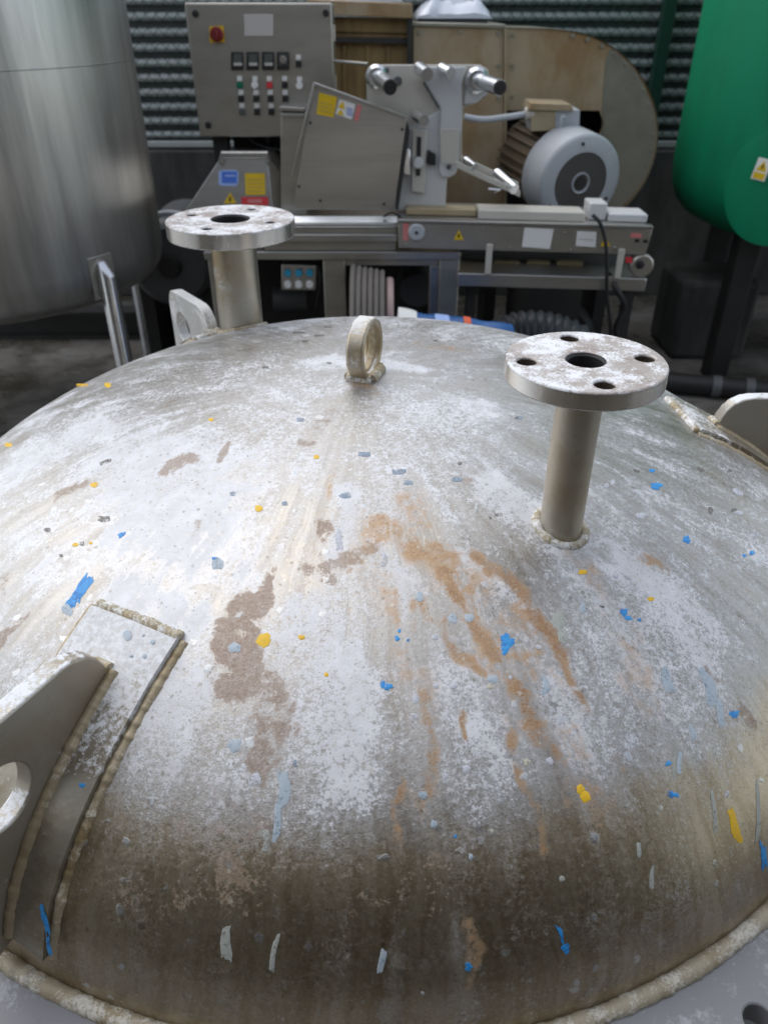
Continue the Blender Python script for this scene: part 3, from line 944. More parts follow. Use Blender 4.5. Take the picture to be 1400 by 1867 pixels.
# splashes of paint, each a thin blob on the head: photo centre, width, height, turn, colour
SPLATS = [
    (152, 1070, 17, 54, 28, 'blue'), (142, 1084, 17, 40, 34, 'blue'), (133, 1100, 14, 16, 20, 'blue'), (160, 1062, 12, 16, 10, 'blue'), (924, 1168, 24, 22, 0, 'blue'), (921, 1184, 16, 16, 0, 'blue'), (150, 1432, 10, 10, 0, 'blue'),
    (83, 1680, 15, 50, -8, 'blue'), (90, 1725, 10, 40, -6, 'blue'), (1022, 1705, 9, 36, -18, 'blue'), (1031, 1730, 12, 22, -18, 'blue'), (1338, 1302, 15, 15, 0, 'blue'),
    (1226, 1449, 19, 12, 0, 'blue'), (1218, 1392, 11, 9, 0, 'blue'), (708, 1252, 16, 11, 0, 'blue'), (698, 1248, 8, 15, 10, 'blue'), (724, 1164, 9, 9, 0, 'blue'), (728, 1150, 6, 7, 0, 'blue'), (744, 1167, 6, 5, 0, 'blue'),
    (1196, 886, 21, 12, 10, 'blue'), (1188, 858, 11, 6, 0, 'blue'), (1251, 984, 15, 12, 0, 'blue'), (1370, 1008, 10, 8, 0, 'blue'), (1356, 1013, 7, 6, 0, 'blue'),
    (1137, 1116, 16, 12, 0, 'blue'), (1145, 1127, 14, 8, 0, 'blue'), (1165, 1130, 7, 5, 0, 'blue'), (222, 975, 13, 9, -20, 'blue'), (392, 1018, 11, 6, 0, 'blue'), (1391, 1560, 11, 46, -5, 'blue'),
    (830, 1525, 6, 6, 0, 'blue'), (854, 1763, 14, 14, 0, 'blue'), (538, 1392, 7, 14, 0, 'teal'), (630, 903, 20, 12, 0, 'teal'), (520, 918, 13, 8, 0, 'teal'), (548, 765, 14, 7, 0, 'teal'), (665, 828, 22, 9, 0, 'teal'),
    (727, 860, 24, 11, 0, 'teal'), (745, 880, 16, 8, 0, 'teal'), (945, 762, 14, 6, 0, 'teal'), (833, 874, 20, 8, 0, 'teal'), (425, 900, 12, 8, 0, 'teal'),
    (481, 1167, 26, 25, 0, 'yellow'), (550, 1162, 12, 9, 0, 'yellow'), (472, 927, 15, 11, 0, 'yellow'), (577, 833, 11, 7, 0, 'yellow'), (1062, 1043, 17, 9, 0, 'yellow'), (1186, 1092, 12, 8, 0, 'yellow'),
    (595, 1230, 8, 8, 0, 'yellow'), (172, 884, 14, 9, 0, 'yellow'), (16, 811, 14, 8, 0, 'yellow'), (150, 702, 22, 5, 0, 'yellow'), (197, 702, 12, 9, 0, 'yellow'), (385, 765, 9, 6, 0, 'yellow'), (138, 993, 11, 7, 0, 'yellow'),
    (166, 990, 7, 5, 0, 'yellow'), (1058, 1439, 14, 18, -20, 'yellow'), (1066, 1452, 19, 22, -20, 'yellow'), (1338, 1503, 15, 60, -18, 'yellow'),
    (428, 1181, 22, 19, 0, 'grey'), (428, 1359, 23, 26, 0, 'grey'), (516, 1440, 30, 70, 8, 'grey'), (505, 1500, 20, 70, 8, 'grey'), (397, 1028, 21, 22, 0, 'grey'), (123, 1112, 22, 18, 30, 'grey'), (771, 1450, 16, 16, 0, 'grey'),
    (791, 1503, 11, 16, 0, 'grey'), (765, 1088, 15, 17, 0, 'grey'), (825, 1128, 18, 16, 0, 'grey'), (855, 1126, 17, 16, 0, 'grey'), (898, 1238, 20, 14, 0, 'grey'), (1062, 1108, 12, 20, 0, 'grey'),
    (1018, 1132, 24, 36, -15, 'pale'), (1026, 1160, 18, 26, -10, 'pale'), (413, 1720, 19, 64, 3, 'pale'), (500, 1738, 12, 66, 12, 'pale'), (696, 1752, 13, 46, 8, 'grey'), (485, 1533, 20, 40, 5, 'pale'),
    (1301, 1480, 9, 78, -4, 'pale'), (1381, 1480, 9, 100, 0, 'pale'), (1188, 1600, 8, 42, 4, 'pale'), (1164, 1550, 12, 28, 6, 'pale'), (1216, 1240, 16, 50, -20, 'grey'), (1290, 1250, 20, 70, -20, 'grey'), (1312, 1298, 13, 50, -15, 'grey'),
    (1262, 1335, 10, 26, -12, 'grey'), (1238, 1390, 8, 44, 0, 'grey'), (994, 1250, 14, 30, 0, 'grey'), (465, 1422, 22, 24, 0, 'white'), (754, 1308, 16, 15, 0, 'white'), (794, 1250, 11, 11, 0, 'white'), (812, 1415, 11, 13, 0, 'white'), (793, 1161, 13, 10, 0, 'white'),
    (850, 1402, 16, 14, 0, 'white'), (1001, 1388, 15, 14, 0, 'white'), (826, 1250, 14, 12, 0, 'white'), (757, 1274, 12, 18, 0, 'white'), (1150, 1352, 26, 30, 0, 'white'), (1105, 885, 10, 7, 0, 'white'), (960, 1390, 12, 14, 0, 'cream'),
    (893, 1252, 12, 10, 0, 'cream'), (1325, 1448, 7, 14, 0, 'white'), (1024, 1602, 10, 11, 0, 'pale'), (858, 1562, 9, 11, 0, 'grey'), (896, 1515, 8, 7, 0, 'cream'), (770, 1811, 7, 8, 0, 'white'), (1228, 1390, 6, 60, -2, 'pale'),
    (150, 991, 9, 8, 0, 'dark'), (190, 946, 22, 11, 0, 'dark'), (193, 842, 22, 7, -20, 'dark'), (87, 966, 12, 8, 0, 'dark'), (1097, 1104, 9, 9, 0, 'dark'), (112, 1013, 7, 6, 0, 'dark'), (262, 1133, 16, 7, 20, 'dark'), (290, 1143, 20, 8, 20, 'dark'), (312, 1152, 14, 9, 25, 'dark'), (326, 1164, 9, 7, 0, 'dark'), (236, 1124, 12, 5, 20, 'dark'),
    (545, 606, 22, 4, 0, 'dark'), (582, 612, 18, 4, 0, 'dark'), (556, 622, 14, 4, 0, 'dark'), (598, 596, 16, 3, 0, 'dark'), (484, 670, 12, 5, 0, 'dark'), (600, 662, 10, 4, 0, 'dark'), (616, 668, 8, 4, 0, 'dark'), (794, 621, 8, 3, 0, 'dark'),
    (944, 762, 12, 6, 0, 'dark'), (838, 845, 8, 6, 0, 'dark'), (905, 938, 8, 6, 0, 'dark'), (893, 944, 6, 5, 0, 'dark'), (1160, 858, 12, 6, 20, 'dark'), (1276, 856, 14, 6, 25, 'dark'), (1295, 930, 10, 12, -20, 'dark'), (1338, 930, 12, 7, 0, 'dark'), (1330, 858, 8, 5, 0, 'dark'),
    (1345, 934, 18, 7, 15, 'white'), (1345, 897, 24, 9, 25, 'white'), (1168, 940, 18, 12, 0, 'white'), (1376, 975, 14, 12, 0, 'white'), (1117, 880, 10, 10, 0, 'white'), (1122, 1050, 12, 9, 0, 'white'), (1147, 1054, 9, 7, 0, 'white'),
    (700, 1020, 10, 26, 0, 'white'), (618, 985, 12, 40, 0, 'white'), (1156, 895, 8, 6, 0, 'white'), (930, 1235, 7, 8, 0, 'white'), (982, 1180, 10, 9, 0, 'white'),
]


PADZONE = []


def splat(i, x, y, w, h, rot, colr):
    rnd = random.Random(i * 7 + 3)
    a = math.radians(rot)
    n = 30
    ph = [rnd.uniform(0, 6.28) for _ in range(4)]
    small = min(w, h) < 9
    taper = rnd.choice((0.45, 0.35, -0.25, 0.2))
    rough = 0.14 if small else 0.26
    if colr != 'blue':
        rough *= 0.45
    ringv, inner = [], []
    for k in range(n):
        t = 2 * math.pi * k / n
        s = 1 + rough * (math.sin(2 * t + ph[0]) * 0.6 + math.sin(3 * t + ph[1]) * 0.6 + math.sin(5 * t + ph[2]) * 0.55 + math.sin(9 * t + ph[3]) * 0.5)
        ct, st_ = math.cos(t), math.sin(t)
        long_ = max(w, h) > 1.9 * min(w, h)
        ex = 0.5 if long_ else 0.9
        dx = 0.5 * w * s * math.copysign(abs(ct) ** ex, ct)
        dy = 0.5 * h * s * math.copysign(abs(st_) ** ex, st_)
        if long_ and h > w:
            dx *= 0.78 + taper * (dy / h + 0.5)
            dx += w * 0.12 * math.sin(dy / h * 5 + ph[1])
        X, Y = dx * math.cos(a) - dy * math.sin(a), dx * math.sin(a) + dy * math.cos(a)
        ringv.append((x + X, y + Y))
        inner.append((x + X * 0.86, y + Y * 0.86))
    lift = 0.0
    if colr != 'dark' and 60 < x < 330 and y > 1120:      # on the doubler plate
        lift = 0.0095 if (x, y) in ((150, 1432), (83, 1680), (90, 1725)) else 0
    hgt = 0.0003 if small else 0.0004
    vs = [ondome(px_, py_, lift + 0.0002) for px_, py_ in ringv] + [ondome(px_, py_, lift + hgt) for px_, py_ in inner] + [ondome(x, y, lift + hgt * 1.15)]
    fs = [[k, (k + 1) % n, n + (k + 1) % n, n + k] for k in range(n)] + [[n + k, n + (k + 1) % n, 2 * n] for k in range(n)]
    o = link('paint_spot', vs, fs, PAINT[colr], vessel, smooth=70)
    return o


for i, s in enumerate(SPLATS):
    splat(i, *s)
for i, (x, y, w, h) in enumerate(((233, 1158, 16, 19), (279, 1170, 9, 9), (262, 1158, 5, 5), (264, 1196, 7, 10), (240, 1196, 8, 6))):
    vs = [ondome(x + w / 2 * math.cos(k * 0.4189) * (1 + 0.15 * math.sin(3 * k)), y + h / 2 * math.sin(k * 0.4189), 0.0100) for k in range(15)]
    link('paint_spot', vs + [ondome(x, y, 0.0108)], [[k, (k + 1) % 15, 15] for k in range(15)], PAINT['grey'], vessel, smooth=70)

# ------------------------------------------------------------------ steel tank on the left
tc = Vector((-1.65, 3.3, 0))
tank = thing('steel_tank', 'tall brushed stainless tank standing on tubular legs at the left edge', 'tank', tc)
prof = [(0.0, 0.555), (0.3, 0.562), (0.5, 0.585), (0.6, 0.61), (0.655, 0.64), (0.685, 0.675), (0.698, 0.72), (0.7, 0.76), (0.7, 2.9), (0.66, 2.98), (0.3, 3.08), (0.0, 3.1)]
MB().lathe(prof, tc, 128).build('tank_body', M['steel_tank'], tank, smooth=50)
for zz in (1.425, 2.4):
    MB().lathe([(0.6995, zz - 0.004), (0.7006, zz - 0.002), (0.7006, zz + 0.002), (0.6995, zz + 0.004)], tc, 128).build('weld_seam', M['steel_tank'], tank)
for k, azd in enumerate((-33, 57, 147, -123)):
    a = math.radians(azd)
    er, et = Vector((math.cos(a), math.sin(a), 0)), Vector((-math.sin(a), math.cos(a), 0))
    c = tc + er * 0.725
    lg = MB().tube([c + Vector((0, 0, 0.012)), c + Vector((0, 0, 0.745)), c - er * 0.022 + Vector((0, 0, 0.79))], [0.034, 0.034, 0.018], 24).build('tank_leg', M['chrome'], tank)
    p0 = tc + er * 0.694
    MB().hexa([p0 - et * 0.055 + Vector((0, 0, 0.66)), p0 + et * 0.055 + Vector((0, 0, 0.66)), p0 + et * 0.055 + Vector((0, 0, 0.815)), p0 - et * 0.055 + Vector((0, 0, 0.815))],
              [p + er * 0.009 for p in (p0 - et * 0.055 + Vector((0, 0, 0.66)), p0 + et * 0.055 + Vector((0, 0, 0.66)), p0 + et * 0.055 + Vector((0, 0, 0.815)), p0 - et * 0.055 + Vector((0, 0, 0.815)))]).build('leg_pad', M['steel'], lg, bevel=0.001)
    MB().cyl(c, c + Vector((0, 0, 0.012)), 0.06).build('foot_plate', M['steel'], lg)

# dark skid beam on the ground behind it
a0 = MB()
a0.box((-2.6, 4.2, 0.0), (-0.9, 4.32, 0.02)).box((-2.6, 4.25, 0.02), (-0.9, 4.27, 0.14)).box((-2.6, 4.2, 0.14), (-0.9, 4.32, 0.16))
tag(a0.build('steel_beam', M['dark'], smooth=0), 'dark steel beam lying on the ground under the left tank', 'beam')

# dark pump drum between tank and machine
dc = at(312, 482, 3.75)
drum = thing('pump_drum', 'dark grey drum, a blue highlight coloured into its rim, half hidden behind the thick nozzle', 'drum', (dc.x, 3.75, 0))
MB().lathe([(0.0, 0.0), (0.17, 0.0), (0.19, 0.015), (0.205, 0.04), (0.205, 0.5), (0.0, 0.5)], (dc.x, 3.72, dc.z), 64, (0, 1, 0)).build('drum_body', M['darkgrey'], drum)
MB().lathe([(0.205, 0.10), (0.225, 0.10), (0.225, 0.15), (0.205, 0.15)], (dc.x, 3.72, dc.z), 64, (0, 1, 0)).build('drum_rim', M['motor_grey'], drum)  # blue-grey of the rim paints a blue highlight on the drum
MB().lathe([(0.0, -0.03), (0.05, -0.03), (0.06, 0.0)], (dc.x, 3.72, dc.z), 32, (0, 1, 0)).build('hub', M['dark'], drum)
MB().box((dc.x - 0.18, 3.78, 0), (dc.x - 0.12, 4.15, dc.z - 0.12)).build('stand_leg', M['dark'], drum)
MB().box((dc.x + 0.12, 3.78, 0), (dc.x + 0.18, 4.15, dc.z - 0.12)).build('stand_leg', M['dark'], drum)

# ------------------------------------------------------------------ green tank on the right
gc = Vector((2.23, 4.0, 0))


def on_tank(x, y, c, r):
    d = ray(x, y)
    A = d.x * d.x + d.y * d.y
    B_ = -(c.x * d.x + c.y * d.y)
    C_ = c.x * c.x + c.y * c.y - r * r
    return CAM + d * ((-B_ - math.sqrt(max(B_ * B_ - A * C_, 0))) / A)


gt = thing('green_tank', 'big bright green tank on dark legs at the right edge', 'tank', gc)
prof = [(0.0, 0.66), (0.45, 0.665), (0.62, 0.69), (0.71, 0.73), (0.765, 0.79), (0.79, 0.86), (0.8, 0.95), (0.8, 2.8), (0.7, 2.95), (0.0, 3.0)]
MB().lathe(prof, gc, 128).build('tank_body', M['green'], gt, smooth=50)
mc = on_tank(1408, 345, gc, 0.807)
dirn = Vector((mc.x - gc.x, mc.y - gc.y, 0)).normalized()
mh = MB()
aa0 = math.atan2(mc.y - gc.y, mc.x - gc.x)
rings = [(0.0, 0.803), (0.10, 0.803), (0.17, 0.803), (0.205, 0.8026), (0.222, 0.8017), (0.231, 0.8011), (0.232, 0.70)]
for rr_, rad in rings[1:]:
    for k in range(64):
        t = 2 * math.pi * k / 64
        a = aa0 + rr_ * math.cos(t) / 0.8
        mh.v.append(Vector((gc.x + rad * math.cos(a), gc.y + rad * math.sin(a), mc.z + rr_ * math.sin(t))))
mh.v.append(Vector((gc.x + 0.8035 * math.cos(aa0), gc.y + 0.8035 * math.sin(aa0), mc.z)))
for i in range(5):
    for k in range(64):
        mh.f.append([i * 64 + k, i * 64 + (k + 1) % 64, (i + 1) * 64 + (k + 1) % 64, (i + 1) * 64 + k])
mh.f += [[k, (k + 1) % 64, 6 * 64] for k in range(64)]
mh.build('manhole_cover', M['green'], gt, smooth=50)
st = MB()
c0 = on_tank(1386, 309, gc, 0.81)
u = Vector((-dirn.y, dirn.x, 0))
if u.x < 0:
    u = -u
v = Vector((0, 0, 1))
u2 = (u * 0.97 + v * -0.08).normalized()
v2 = (v * 0.97 + u * 0.16).normalized()
da_ = math.atan2(c0.y - gc.y, c0.x - gc.x)
dirn = Vector((math.cos(da_), math.sin(da_), 0))
u = Vector((-dirn.y, dirn.x, 0))
u2 = (u * 0.97 + v * -0.08).normalized()
v2 = (v * 0.97 + u * 0.16).normalized()
so = Vector((gc.x, gc.y, c0.z)) + dirn * 0.8075


def tilted(pts, lift, name, mat, parent):
    f = [so + u2 * a + v2 * b + dirn * lift for a, b in pts]
    return MB().hexa(f, [p - dirn * 0.0015 for p in f]).build(name, mat, parent, smooth=0)


sk = tilted([(-0.03, -0.043), (0.034, -0.043), (0.034, 0.043), (-0.03, 0.043)], 0.0, 'warning_sticker', M['white'], gt)
tilted([(-0.022, -0.006), (0.026, -0.006), (0.002, 0.035)], 0.0012, 'warning_triangle', M['yellow'], sk)
tilted([(-0.024, -0.038), (0.027, -0.038), (0.027, -0.013), (-0.024, -0.013)], 0.0012, 'yellow_panel', M['yellow'], sk)
tilted([(0.0, 0.003), (0.005, 0.003), (0.006, 0.02), (-0.001, 0.02)], 0.002, 'warning_mark', M['ink'], sk)
for azd in (-150, -60, 30, 120):
    a = math.radians(azd)
    c = gc + Vector((math.cos(a), math.sin(a), 0)) * 0.62
    MB().box((c.x - 0.05, c.y - 0.05, 0), (c.x + 0.05, c.y + 0.05, 0.76)).build('tank_leg', M['black'], gt, bevel=0.005)  # black colour stands for the deep shade under the tank

# ------------------------------------------------------------------ control cabinet
CY = 3.3
cab = thing('control_cabinet', 'stainless control cabinet with rows of push buttons and a red and yellow main switch', 'control panel', (at(480, 200, CY).x, CY + 0.1, 0))
tl, br = at(339, 4, CY), at(606, 248, CY)
x0, x1 = at(354, 130, CY).x, at(607.5, 130, CY).x
z1, z0 = at(470, 5, CY).z, at(480, 249, CY).z
MB().box((x0, CY + 0.012, z0 + 0.004), (x1, CY + 0.2, z1 - 0.004)).build('cabinet_body', M['steel'], cab, bevel=0.003)
MB().box((x0 - 0.004, CY - 0.014, z0), (x1 + 0.004, CY + 0.0095, z1)).build('cabinet_door', M['steel_dull'], cab, bevel=0.006, seg=3)
MB().box((x0 + 0.03, CY + 0.05, 0), (x0 + 0.09, CY + 0.11, z0 + 0.003)).build('cabinet_post', M['dark'], cab, bevel=0.003)
MB().box((x0 + 0.10, CY + 0.12, z0 - 0.25), (x1 - 0.1, CY + 0.16, z0 + 0.002)).build('rear_bracket', M['dark'], cab)
FY = CY - 0.0145


def face_box(pts, mat, name, parent, y=FY, proud=0.002, bevel=0.0, back=0.0):
    f = [at(x, y_, y) for x, y_ in pts]
    f = [Vector((p.x, y - proud, p.z)) for p in f]
    return MB().hexa(f, [Vector((p.x, y + back, p.z)) for p in f]).build(name, mat, parent, smooth=0 if not bevel else 35, bevel=bevel)


def rect(cx, cy, w, h):
    return [(cx - w / 2, cy + h / 2), (cx + w / 2, cy + h / 2), (cx + w / 2, cy - h / 2), (cx - w / 2, cy - h / 2)]


def knob(cx, cy, rpx, mat, name, parent, y=FY, proud=0.02, n=24):
    c = at(cx, cy, y)
    r = rpx * (c - CAM).length / FPX * 0.97
    return MB().lathe([(r, 0.0), (r, proud * 0.8), (r * 0.85, proud), (0.0, proud)], c, n, (0, -1, 0)).build(name, mat, parent)


for cx, cy in ((357, 25), (380, 228), (594, 24)):
    knob(cx, cy, 5, M['ink'], 'door_lock', cab, proud=0.006)
for cy in (60, 150, 215):
    p_ = at(607, cy, CY)
    MB().cyl((x1 + 0.006, CY - 0.004, p_.z - 0.025), (x1 + 0.006, CY - 0.004, p_.z + 0.025), 0.006, n=10).build('door_hinge', M['steel'], cab)
for xx in (0.18, 0.24, 0.33):
    MB().cyl((x0 + xx, CY + 0.1, z0 - 0.03), (x0 + xx, CY + 0.1, z0 + 0.0035), 0.013, n=12).build('cable_gland', M['ink'], cab)
    MB().tube(smooth_path([Vector((x0 + xx, CY + 0.1, z0 - 0.03)), Vector((x0 + xx + 0.01, CY + 0.11, z0 - 0.12)), Vector((x0 + xx + 0.05, CY + 0.16, z0 - 0.30)), Vector((x0 + xx + 0.06, CY + 0.17, z0 - 0.6))]), 0.008, 8).build('cabinet_cable', M['black'], cab)
face_box([(446, 66), (499, 66), (498, 26), (445, 26)], M['palelabel'], 'name_plate', cab, bevel=0.004, proud=0.003)
msw = face_box([(383, 78), (410, 77), (408, 47), (382, 48)], M['yellow'], 'main_switch', cab, proud=0.004)
knob(396, 62.5, 10.5, M['btn_red'], 'switch_dial', msw, y=FY - 0.004, proud=0.014)
face_box([(394, 71), (400, 71), (398, 54), (393, 55)], M['btn_red'], 'switch_handle', msw, y=FY - 0.018, proud=0.016, bevel=0.002)
for i, cx in enumerate((433, 461, 489, 516.5)):
    mt = face_box(rect(cx, 111, 22, 33), M['ink'], 'panel_meter', cab, proud=0.008, bevel=0.002)
    if i < 3:
        face_box(rect(cx + 0.5, 107, 15, 18), M['meter'], 'meter_window', mt, y=FY - 0.0085, proud=0.0015)
        face_box(rect(cx + 1, 117, 15, 5.5), M['palelabel'], 'meter_scale', mt, y=FY - 0.0102, proud=0.001)
    else:
        face_box(rect(cx, 109, 16, 21), M['meter'], 'meter_window', mt, y=FY - 0.0085, proud=0.0015)
        knob(cx, 109, 5.5, M['steel_dull'], 'timer_dial', mt, y=FY - 0.0102, proud=0.012)
BT = [(544, 104, 'ink'), (437, 143, 'white'), (465, 143, 'white'), (491, 143, 'pinkred'), (519, 143, 'ink'), (546, 144, 'white'),
      (439.5, 168, 'ink'), (467, 168, 'ink'), (493, 168, 'ink'), (520, 168, 'ink'), (441.5, 192, 'meter'), (468.5, 192, 'ink'), (494.5, 192, 'ink')]
for i, (cx, cy, c_) in enumerate(BT):
    face_box(rect(cx, cy, 9, 9), M['white'], 'button_label', cab, proud=0.0015)
    mt = M[c_]
    yy = cy + (12 if i else 13)
    if i == 1:
        mt = M['btn_green']
    if i == 3:
        mt = M['red']
    if i in (2, 5):
        b = knob(cx, yy, 5.5, mt, 'push_button', cab, proud=0.012)
    else:
        b = face_box(rect(cx + 0.8, yy, 10.5, 11), mt, 'push_button', cab, proud=0.010, bevel=0.0015)

# ------------------------------------------------------------------ packaging machine: hood, guard, bed, open base
pm = thing('packaging_machine', 'stainless packaging machine with sloped guards on an open table base', 'machine', (-0.2, 3.2, 0))
TY = 3.0
xl, xr = at(400, 465, TY).x, at(838, 465, TY).x
ztop, zlow = at(640, 459, TY).z, at(640, 474, TY).z
xl = at(372, 465, TY).x
MB().box((xl, TY, zlow), (xr, TY + 0.65, ztop)).build('table_top', M['steel'], pm, bevel=0.003)
for pa, pb in ((590, 630), (800, 836)):
    MB().box((at(pa, 520, TY).x, TY + 0.01, 0), (at(pb, 520, TY).x, TY + 0.07, zlow - 0.0005)).build('table_leg', M['steel_dull'], pm, bevel=0.003)
MB().box((xl + 0.01, TY + 0.01, 0), (xl + 0.07, TY + 0.07, zlow - 0.0005)).build('table_leg', M['steel_dull'], pm, bevel=0.003)
for xx in (xl + 0.01, xr - 0.07):
    MB().box((xx, TY + 0.58, 0), (xx + 0.06, TY + 0.64, zlow - 0.0005)).build('table_leg', M['steel_dull'], pm, bevel=0.003)
MB().box((at(630, 485, TY).x + 0.0005, TY + 0.02, at(700, 487, TY).z), (at(800, 485, TY).x - 0.0005, TY + 0.06, zlow - 0.0005)).build('cross_rail', M['steel_dull'], pm, bevel=0.002)
MB().box((at(783, 520, TY).x, TY + 0.022, 0.05), (at(800, 520, TY).x - 0.0006, TY + 0.055, at(700, 487, TY).z - 0.0006)).build('door_frame', M['steel'], pm, bevel=0.003)
MB().box((xl + 0.08, TY + 0.60, 0.02), (xr - 0.08, TY + 0.61, zlow - 0.002)).build('back_panel', M['dark'], pm)  # near-black panel and shelf paint the darkness inside the table base
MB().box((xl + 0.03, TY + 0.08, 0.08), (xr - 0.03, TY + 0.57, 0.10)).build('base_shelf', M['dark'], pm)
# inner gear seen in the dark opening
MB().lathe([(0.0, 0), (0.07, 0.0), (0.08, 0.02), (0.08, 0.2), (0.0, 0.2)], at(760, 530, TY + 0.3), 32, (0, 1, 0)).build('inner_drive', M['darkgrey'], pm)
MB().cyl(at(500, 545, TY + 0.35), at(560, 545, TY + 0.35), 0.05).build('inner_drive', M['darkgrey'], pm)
# bed above the table
zb0, zb1 = ztop + 0.001, at(640, 414, TY - 0.01).z
xb0, xb1 = at(480, 430, TY).x, at(722, 430, TY).x
MB().box((xb0, TY + 0.012, zb0), (xb1, TY + 0.60, zb1 - 0.0)).build('bed_block', M['steel_dull'], pm, bevel=0.003)
MB().box((xb0 - 0.005, TY - 0.012, at(640, 440, TY).z), (xb1 + 0.004, TY + 0.0115, at(640, 426, TY).z)).build('bed_ledge', M['steel'], pm, bevel=0.003)
MB().box((xb0 - 0.01, TY - 0.006, zb1 + 0.0005), (xb1 + 0.012, TY + 0.60, zb1 + 0.012)).build('bed_plate', M['steel'], pm, bevel=0.003)
pa_, pb_ = at(500, 414, TY - 0.008), at(724, 414, TY - 0.008)
pc_, pd_ = at(724, 394, TY + 0.035), at(500, 394, TY + 0.035)
MB().hexa([pa_, pb_, pc_, pd_], [p_ + Vector((0, 0.03, -0.012)) for p_ in (pa_, pb_, pc_, pd_)]).build('sloped_bed_edge', M['chrome'], pm, bevel=0.001)
# hood on the left
HY = TY + 0.10
zb = zb1 + 0.013
f = [at(330, 396, HY), at(500, 396, HY), at(489, 287, HY + 0.045), at(402, 287, HY + 0.045)]
bk = [Vector((f[0].x, HY + 0.5, f[0].z)), Vector((f[1].x + 0.14, HY + 0.5, f[1].z)), Vector((f[2].x, HY + 0.34, f[2].z)), Vector((f[3].x, HY + 0.34, f[3].z))]
hood = MB().hexa(f, bk).build('guard_hood', M['steel'], pm, bevel=0.004)
MB().hexa([f[1] + Vector((0.002, 0.01, 0)), at(562, 380, HY + 0.12), at(552, 366, HY + 0.14), f[2] + Vector((0.002, 0.0, 0))],
          [f[1] + Vector((0.002, 0.4, 0)), at(562, 380, HY + 0.12) + Vector((0, 0.3, 0)), at(552, 366, HY + 0.14) + Vector((0, 0.3, 0)), f[2] + Vector((0.002, 0.2, 0))]).build('hood_side', M['steel_dull'], pm, bevel=0.003)
hd = at(445, 283, HY + 0.15)
MB().tube([at(402, 297, HY + 0.03), at(405, 281, HY + 0.035), at(488, 281, HY + 0.035), at(490, 297, HY + 0.03)], 0.011, 10).build('hood_handle', M['steel'], pm)
hn = (f[1] - f[0]).cross(f[3] - f[0]).normalized()
if hn.y > 0:
    hn = -hn


def hood_pt(x, y):
    r = ray(x, y)
    t = (f[0] - CAM).dot(hn) / r.dot(hn)
    return CAM + r * t


def on_hood(pts, lift, name, mat, parent):
    q = [hood_pt(x, y) + hn * lift for x, y in pts]
    return MB().hexa(q, [p - hn * 0.0012 for p in q]).build(name, mat, parent, smooth=0)


s_ = on_hood([(399, 336), (404, 339), (431, 339), (435, 333), (435, 314), (431, 310), (404, 310), (399, 313)], 0.0018, 'blue_sticker', M['paleblue'], hood)
on_hood([(405, 334), (432, 334), (432, 313), (405, 313)], 0.0031, 'sticker_field', M['blue'], s_)
on_hood([(411, 322), (430, 322), (430, 319), (411, 319)], 0.0044, 'sticker_print', M['paleblue'], s_)
s_ = on_hood([(448, 355), (484, 355), (483, 316), (447, 316)], 0.0018, 'yellow_sticker', M['yellow'], hood)
for k in range(4):
    on_hood([(451, 328 + 7 * k), (480, 328 + 7 * k), (480, 327 + 7 * k), (451, 327 + 7 * k)], 0.0031, 'sticker_print', M['box_tan'], s_)
s_ = on_hood([(408, 371), (432, 371), (420, 351)], 0.0018, 'warning_triangle', M['yellow'], hood)
on_hood([(418, 367), (422, 367), (421, 358), (419, 358)], 0.0031, 'warning_mark', M['ink'], s_)
s_ = on_hood([(441, 374), (490, 374), (489, 359), (440, 359)], 0.0018, 'red_sticker', M['red'], hood)
on_hood([(452, 370), (478, 370), (478, 363), (452, 363)], 0.0031, 'sticker_print', M['pinkred'], s_)
# slanted guard panel
GY = 3.06
pts = [(533, 383), (720, 383), (744, 212), (573, 151)]
guard = MB().px(pts, GY, 0.03).build('slanted_guard', M['steel'], pm, bevel=0.004)
MB().px([(573, 150), (569, 155), (741, 217), (746, 213)], GY - 0.008, 0.0075).build('guard_lip', M['steel'], pm, bevel=0.002)
MB().px([(570, 154), (530, 320), (533.5, 322), (574, 156)], GY - 0.0085, 0.008).build('guard_lip', M['steel'], pm, bevel=0.002)
MB().px([(722, 383), (726, 383), (747, 240), (742, 222)], GY - 0.006, 0.2).build('guard_side', M['dark'], pm)
MB().px([(512, 395), (560, 395), (560, 205), (512, 205)], GY + 0.06, 0.2).build('rear_guard', M['steel_dull'], pm, bevel=0.003)
MB().px([(509, 202), (556, 204), (557, 197), (510, 194)], GY + 0.05, 0.2).build('rear_guard_lip', M['steel'], pm, bevel=0.002)
MB().px([(513, 213), (556, 213), (556, 208), (513, 207)], GY + 0.05, 0.009).build('rear_guard_lip', M['steel'], pm, bevel=0.001)


def on_guard(pts, lift, name, mat, parent, y=GY):
    q = [at(a, b, y - lift) for a, b in pts]
    return MB().hexa(q, [p + Vector((0, 0.0012, 0)) for p in q]).build(name, mat, parent, smooth=0)


